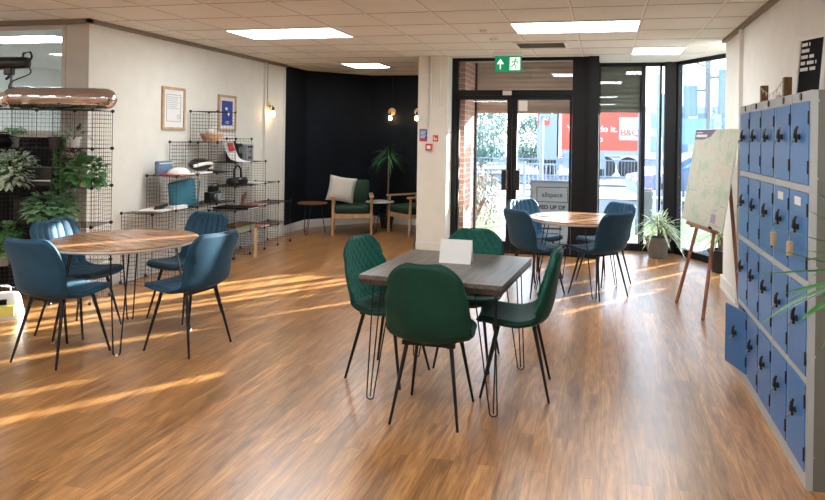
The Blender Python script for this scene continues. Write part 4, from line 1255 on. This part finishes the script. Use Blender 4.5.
MB().box(-.025, .025, -.047, -.045, .02, .065).build('glass_window', M['paper'], t)
t = thing('switch_box', 'small white box near the top of the column', 'switch', (-2.165, 8.30, 1.87))
MB().rbox(-.045, .045, -.035, 0, 0, .08, .004).build('body', M['white'], t)
MB().tube([(0, -.012, .08), (0, -.012, .7)], .008, 6).build('conduit', M['white'], t)

# ------------------------------------------------------------------ outside
struct(MB().box(-60, 60, 8.7, 120, -.35, -.16), 'ground_base', M['road'])
struct(MB().box(-14, 14, 8.66, 10.6, -.16, -.03), 'path', M['concrete'])
struct(MB().box(-14, 14, 10.6, 14.0, -.16, -.06), 'verge', M['grass'])
struct(MB().box(-40, 40, 14.0, 17.5, -.16, -.05), 'pavement', M['concrete'])
struct(MB().box(-2.36, -1.93, 8.76, 9.52, -.05, 2.69), 'wall_brick_pier', M['brick'])
struct(MB().prism([(-2.36, 8.77), (-.19, 8.77), (-.19, 9.46), (1.05, 9.46), (1.1, 9.85), (-2.36, 9.85)], 2.70, 2.85), 'canopy', M['shutter'])
for (oa, ob) in ((-4.98, -4.60), (-4.57, -4.22), (-4.175, -3.89), (-3.80, -2.2)):  # unseen brick piers, added so their gaps cut the sun into floor streaks
    pm = Matrix.Rotation(R(-38.3), 4, 'Z')
    struct(MB().box(oa, ob, 10.3, 10.55, -.05, 3.0, pm), 'wall_sun_blocker', M['brick'])
struct(MB().box(-3.94, -3.74, 10.32, 10.52, 1.42, 3.0, Matrix.Rotation(R(-38.3), 4, 'Z')), 'wall_sun_blocker_lintel', M['brick'])  # added out of view too, blocks the higher sun in one gap
def shutter(x0, x1, y, z0, z1, label, mat):
    t = thing('roller_shutter', label, 'shutter', (0, y, 0), group='part-lowered roller shutters outside the glass')
    m = MB(); z = z0+.05; k = 0
    while z < z1:
        m.add([(x0, 0, z), (x1, 0, z), (x1, -.005, z+.035), (x0, -.005, z+.035), (x1, 0, z+.07), (x0, 0, z+.07)], [(0, 1, 2, 3), (3, 2, 4, 5)])
        z += .072
    m.box(x0, x1, .004, .014, z0+.05, z1)
    m.build('slats', mat, t)
    MB().box(x0, x1, -.02, .03, z0, z0+.05).build('bottom_bar', mat, t)
    MB().box(x0-.03, x0, -.03, .03, -.03, z1).build('guide_rail', M['alu'], t); MB().box(x1, x1+.03, -.03, .03, -.03, z1).build('guide_rail', M['alu'], t)
shutter(-1.90, -.28, 9.48, 1.93, 2.69, 'brown slatted roller shutter half lowered above the entrance doors', M['shutter'])
shutter(-.07, .475, 9.43, 1.95, 2.62, 'olive-grey slatted roller shutter at the top of the first tall window', M['shutter2'])

# A-board outside the door
t = thing('a_board_sign', 'grey framed pavement sign with dark lettering standing outside the right door', 'sign', (-.77, 9.72, -.03), R(3))
m = MB()
for a_ in ((-.33, -.29, 0, .96), (.29, .33, 0, .96), (-.29, .29, .92, .96), (-.29, .29, .0, .04)):
    m.box(a_[0], a_[1], -.02, .02, a_[2], a_[3])
m.build('frame', M['galv'], t)
MB().box(-.29, .29, -.008, .008, .04, .92).build('panel', M['greycard'], t)
m = MB()
for a_ in ((-.235, .235, .85, .86), (-.235, .235, .63, .64), (-.235, -.225, .63, .86), (.225, .235, .63, .86)):
    m.box(a_[0], a_[1], -.011, -.008, a_[2], a_[3])
m.build('logo_border', M['greytext'], t)
text('allspace', .10, M['greytext'], t, 'logo_lettering', (0, -.010, .74), (PI/2, 0, 0), bold=.001)
text('FED UP OF', .083, M['greytext'], t, 'heading_lettering', (0, -.010, .55), (PI/2, 0, 0), bold=.003)
m = MB()
for k in range(3): m.box(-.235, .20-.05*k, -.0105, -.008, .30-k*.08, .325-k*.08)
m.build('small_print', M['greytext'], t)
MB().box(-.31, .31, 0, .02, 0, .93, Matrix.Translation((0, .30, 0)) @ Matrix.Rotation(R(15), 4, 'X')).build('rear_panel', M['galv'], t)

def shrub(name, label, loc, rx, ry, rz, n, mats, L_, W_, rr, cat='shrub', group=None, trunk=0.):
    random.seed(rr)
    t = thing(name, label, cat, loc, 0, group)
    sm = MB()
    if trunk:
        sm.tube([(0, 0, 0), (.05, 0, trunk+rz)], .09*rz/1.5, 8, r2=.03)
    else:
        for k in range(7): sm.tube([(0, 0, 0), (random.uniform(-.5, .5)*rx, random.uniform(-.5, .5)*ry, rz*.9)], .012, 5)
    sm.build('trunk' if trunk else 'stems', M['bark'], t)
    for nm, mt_ in mats:
        fm = MB()
        for k in range(n//len(mats)):
            v_ = Vector((random.gauss(0, 1), random.gauss(0, 1), random.gauss(0, 1))).normalized()*random.uniform(.35, 1)**.5
            p = Vector((v_.x*rx, v_.y*ry, trunk+rz+v_.z*rz)) if trunk else Vector((v_.x*rx, v_.y*ry, abs(v_.z)*rz*1.0+.04))
            q = 1+.25*noise.noise(p*3)
            p = Vector((p.x*q, p.y*q, p.z))
            fm.leaf(p, v_+Vector((random.uniform(-.6, .6), random.uniform(-.6, .6), random.uniform(-.2, .6))), L_*random.uniform(.6, 1.3), W_, .3, 2)
        fm.build(nm, mt_, t)
    return t
shrub('garden_shrub', 'russet bare-twig shrub outside the left door', (-2.5, 12.5, -.06), .75, .6, 1.05, 900, (('foliage', M['leafred']), ('twigs_foliage', M['shgreen'])), .10, .04, 21)
shrub('garden_shrub', 'low green heather outside the left door, nearer the glass', (-2.3, 11.2, -.06), .55, .35, .62, 700, (('foliage', M['shgreen']), ('twigs_foliage', M['leafred'])), .07, .035, 22)
random.seed(5)
for k, (x, y, s_) in enumerate(((-10.4, 35, .95), (-6.9, 36, 1.05), (-3.9, 36.5, .8), (-14.2, 35.5, 1.0), (-18.2, 36, 1.1))):
    shrub('tree', 'bushy teal-green tree beyond the road, seen through the doors', (x, y, -.2), 1.7*s_, 1.3*s_, 1.7*s_, 3000, (('crown', M['hedge']), ('outer_crown', M['hedgep'])), .22, .12, 30+k, 'tree', 'trees beyond the road seen through the doors', trunk=.3)
for k, (x, y, s_) in enumerate(((-15.5, 46, 1.15), (-9, 46, 1.15), (-22, 46, 1.2), (-3, 46, 1.1))):
    shrub('tree', 'tall pale grey-green tree behind the hedge trees', (x, y, -.2), 2.4*s_, 1.8*s_, 2.6*s_, 2200, (('crown', M['hedgep']),), .32, .15, 50+k, 'tree', 'tall pale trees behind the hedge trees', trunk=1.)
# lorry with a red side
TY = 30.
t = thing('lorry', 'lorry with a big red slogan trailer parked across the road', 'lorry', (0, TY, -.15))
MB().box(-1.98, 1.62, 0, 2.4, 1.10, 4.0).build('trailer_body', M['truckred'], t)
MB().box(-3.12, -2.2, .02, 2.38, .75, 4.0).build('cab_box', M['truckgrey'], t)
MB().box(-2.12, -1.98, -.02, 2.4, .9, 4.05).build('edge_post', M['truckwhite'], t)
MB().box(-3.1, 1.62, .1, 2.3, .55, .78).box(-1.9, .0, -.01, .03, .35, 1.0).box(-1.98, 1.62, -.03, 0, 1.0, 1.20).build('chassis', M['truckgrey'], t)
for x_ in (-2.6, .0, 1.05):
    MB().lathe([(.46, -.14), (.5, -.1), (.5, .1), (.46, .14)], seg=24, mx=Matrix.Translation((x_, .2, .42)) @ Matrix.Rotation(PI/2, 4, 'X')).build('wheel', M['tyre'], t, smooth=40)
MB().box(.62, 1.55, -.03, 0, 1.70, 2.72).build('logo_panel', M['truckwhite'], t)
text('B&Q', .42, M['orange'], t, 'logo_lettering', (1.09, -.05, 2.02), (PI/2, 0, 0), bold=.009)
text('You can do it.', .40, M['truckwhite'], t, 'slogan_lettering', (-.60, -.04, 2.18), (PI/2, 0, 0), bold=.004)
text('o', .37, M['truckwhite'], t, 'slogan_lettering', (-.20, -.04, 1.72), (PI/2, 0, 0), bold=.004)
MB().box(-3.08, -2.55, -.02, .02, 2.35, 3.0).build('small_logo_panel', M['truckred'], t)
text('B&Q', .22, M['truckwhite'], t, 'small_logo_lettering', (-2.82, -.04, 2.66), (PI/2, 0, 0), bold=.003)
# railings
def railing(x0, x1, y, h, label):
    t = thing('railing', label, 'railing', (0, y, -.15), 0, 'steel street railings along the road')
    MB().box(x0, x1, -.02, .02, h-.05, h).box(x0, x1, -.02, .02, .12, .17).build('rails', M['galv'], t)
    m = MB(); x = x0
    while x <= x1: m.box(x-.01, x+.01, -.01, .01, .12, h-.02); x += .13
    m.build('bars', M['galv'], t)
    m = MB(); x = x0
    while x <= x1: m.box(x-.035, x+.035, -.03, .03, 0, h+.05); x += 2.
    m.build('posts', M['galv'], t)
railing(-14, 8, 27.6, .85, 'long grey steel railing between the lanes in front of the lorry')
railing(-2.4, -.6, 19.5, .95, 'short grey railing section beside the lamp post')
for i, (y, z) in enumerate(((18.3, -.10), (23.9, -.09), (29, -.09))):
    struct(MB().box(-40, 40, y, y+.35, -.16, z), 'kerb', M['concrete'])
# posts
def pole(loc, h, r_, label, name='street_post'):
    t = thing(name, label, 'post', loc)
    MB().tube([(0, 0, 0), (0, 0, h)], r_, 10).build('pole', M['galv'], t, smooth=40)
    MB().lathe([(r_*1.8, 0), (r_*1.8, .3), (r_*1.1, .35)], seg=12).build('base_sleeve', M['galv'], t)
    return t
t = pole((-1.85, 19.0, -.15), 4.2, .065, 'grey signal post standing outside beyond the right door')
MB().rbox(-.02, .30, -.15, .15, 2.35, 2.62, .03).build('signal_head', M['traffic'], t)
pole((.58, 11.4, -.1), 3.6, .035, 'thin grey post just outside the first tall window')
# traffic lights in the right window
def traffic(loc, h, label, sz, heads):
    t = thing('traffic_light', label, 'traffic light', loc)
    MB().tube([(0, 0, 0), (0, 0, h)], .065, 10).build('pole', M['galv'], t, smooth=40)
    for (dx, dz, w_, hh, vis) in heads:
        hb = MB().rbox(dx-w_/2, dx+w_/2, -.08, .10, dz, dz+hh, .02).build('signal_head', M['traffic'], t)
        if vis:
            for k in range(3):
                z_ = dz+hh*(k+.5)/3
                MB().tube([(dx+w_*.4, 0, z_+.06), (dx+w_*.4+.22, 0, z_+.03)], .10, 12, r2=.085, cap=False).build('visor', M['traffic'], hb, smooth=50)
        MB().box(min(0, dx), max(0, dx), -.02, .02, dz+hh*.8, dz+hh*.8+.05).build('bracket', M['galv'], t)
    return t
t = traffic((2.15, 14.6, -.1), 3.62, 'traffic light pole with signal heads outside the bay window', 1, ((-.36, 2.20, .28, .66, False), (.33, 2.25, .24, .95, True)))
MB().box(-.55, .12, -.05, .02, 1.58, 2.14).build('blue_plate', M['bluebox'], t)
MB().tube([(0, 0, 3.25), (-.25, 0, 3.35), (-.45, 0, 3.38)], .02, 6).box(-.55, -.38, -.04, .04, 3.36, 3.44).build('camera_arm', M['galv'], t)
t = traffic((1.22, 15.5, -.1), 3.3, 'second traffic light seen through the narrow window pane', 1, ((.10, 1.75, .26, .98, True),))
# parked car
def car(loc, rz, label):
    t = thing('car', label, 'car', loc, rz)
    prof = [(-2.05, .35), (-2.1, .62), (-2.0, .78), (-1.2, .92), (-.55, 1.38), (.2, 1.46), (1.1, 1.40), (1.75, 1.0), (2.05, .92), (2.1, .5), (2.05, .28), (-1.95, .25)]
    m = MB(); vs = []; n = len(prof)
    for y, ins in ((-.85, 1), (-.78, 0), (.78, 0), (.85, 1)):
        pass
    rows = [(-.86, lambda z: z if z < .95 else .95+(z-.95)*.0), (-.62, lambda z: z), (.62, lambda z: z), (.86, lambda z: z if z < .95 else .95)]
    for y, fz_ in rows:
        for x, z in prof: vs.append((x*(1 if z < .95 or abs(y) < .7 else .96), y, fz_(z)))
    fs = []
    for r_ in range(3):
        for i in range(n):
            j = (i+1) % n; fs.append((r_*n+i, r_*n+j, (r_+1)*n+j, (r_+1)*n+i))
    fs += [tuple(range(n-1, -1, -1)), tuple(range(3*n, 4*n))]
    m.add(vs, fs); m.build('body', M['carblue'], t, smooth=35)
    g_ = MB()
    g_.add([(-1.12, -.60, .99), (-.55, -.60, 1.36), (-.55, .60, 1.36), (-1.12, .60, .99)], [(0, 1, 2, 3)], Matrix.Translation((-.03, 0, .03)))
    for sy in (-1, 1):
        g_.add([(-1.0, sy*.83, .98), (-.5, sy*.67, 1.33), (.25, sy*.66, 1.40), (.25, sy*.84, .98)], [(0, 1, 2, 3) if sy > 0 else (3, 2, 1, 0)])
        g_.add([(.32, sy*.84, .98), (.32, sy*.66, 1.40), (1.05, sy*.67, 1.34), (1.5, sy*.83, .98)], [(0, 1, 2, 3) if sy > 0 else (3, 2, 1, 0)])
    g_.build('windows', M['winblue'], t)
    for x_ in (-1.35, 1.3):
        for sy in (-1, 1):
            w_ = MB().lathe([(.24, -.1), (.32, -.1), (.33, 0), (.32, .1), (.24, .1)], seg=24, mx=Matrix.Translation((x_, sy*.80, .32)) @ Matrix.Rotation(PI/2, 4, 'X')).build('wheel', M['tyre'], t, smooth=40)
            MB().lathe([(.2, -.115), (.2, .115)], seg=16, mx=Matrix.Translation((x_, sy*.80, .32)) @ Matrix.Rotation(PI/2, 4, 'X')).build('hubcap', M['galv'], w_)
    MB().rbox(-2.09, -2.0, -.75, -.5, .62, .76, .02).rbox(-2.09, -2.0, .5, .75, .62, .76, .02).build('headlamps', M['whitetrim'], t)
    return t
car((2.75, 18.0, -.16), R(8), 'blue car on the road outside the tall windows')
t = thing('timber_bollard', 'short grey timber bollard on the grass outside the first tall window', 'bollard', (.78, 12.9, -.06))
MB().rbox(-.12, .12, -.12, .12, 0, .68, .02).build('post', M['concrete'], t)
MB().box(-.13, .13, -.13, .13, .62, .64).build('band', M['galv'], t)
t = thing('picket_fence', 'low white picket fence on the verge outside the narrow pane', 'fence', (1.15, 13.3, -.06))
m = MB()
for k in range(9): m.box(-.4+k*.1, -.35+k*.1, -.01, .01, 0, .62)
m.build('pickets', M['truckwhite'], t)
MB().box(-.42, .5, .01, .03, .45, .5).box(-.42, .5, .01, .03, .12, .17).build('rails', M['truckwhite'], t)
# pale building
t = thing('office_building', 'pale blue-grey office building behind the traffic lights', 'building', (6, 60, -.2))
MB().box(-4.5, 14, 0, 10, 0, 4.6).build('wall', M['facade'], t)
for r_ in range(2):
    for c_ in range(9):
        MB().box(-4+c_*2, -2.8+c_*2, -.06, 0, .7+r_*2.1, 2.1+r_*2.1).build('window', M['winblue'], t)
MB().box(-4.7, 14.2, -.2, 10.2, 4.6, 4.85).build('roof', M['facade'], t)
shrub('tree', 'loose tree between the traffic lights and the building', (7.6, 38, -.2), 1.8, 1.5, 2.0, 700, (('crown', M['hedgep']),), .35, .12, 71, 'tree', trunk=1.)

# ------------------------------------------------------------------ light
sun = bpy.data.lights.new('sun', 'SUN'); so = bpy.data.objects.new('sun', sun); col.objects.link(so)
az = R(51.7); el = R(13.)
sd = Vector((math.cos(az)*math.cos(el), math.sin(az)*math.cos(el), math.sin(el)))
so.rotation_euler = sd.to_track_quat('Z', 'Y').to_euler()
sun.energy = 44.0; sun.angle = R(.6); sun.color = (1., .94, .86)
w = bpy.data.worlds.new('world'); scn.world = w; w.use_nodes = True
nt = w.node_tree; bg = nt.nodes['Background']
tc = nt.nodes.new('ShaderNodeTexCoord'); sp = nt.nodes.new('ShaderNodeSeparateXYZ'); rp = nt.nodes.new('ShaderNodeValToRGB')
nt.links.new(tc.outputs['Generated'], sp.inputs[0]); nt.links.new(sp.outputs['Z'], rp.inputs['Fac']); nt.links.new(rp.outputs['Color'], bg.inputs['Color'])
rp.color_ramp.elements[0].position = 0.; rp.color_ramp.elements[0].color = (.90, .95, 1., 1)
rp.color_ramp.elements[1].position = .8; rp.color_ramp.elements[1].color = (.42, .62, 1., 1)
bg.inputs['Strength'].default_value = 3.9

vs_ = scn.view_settings
vs_.view_transform = 'Standard'; vs_.look = 'None'; vs_.gamma = 1.; vs_.use_curve_mapping = False; vs_.exposure = .8
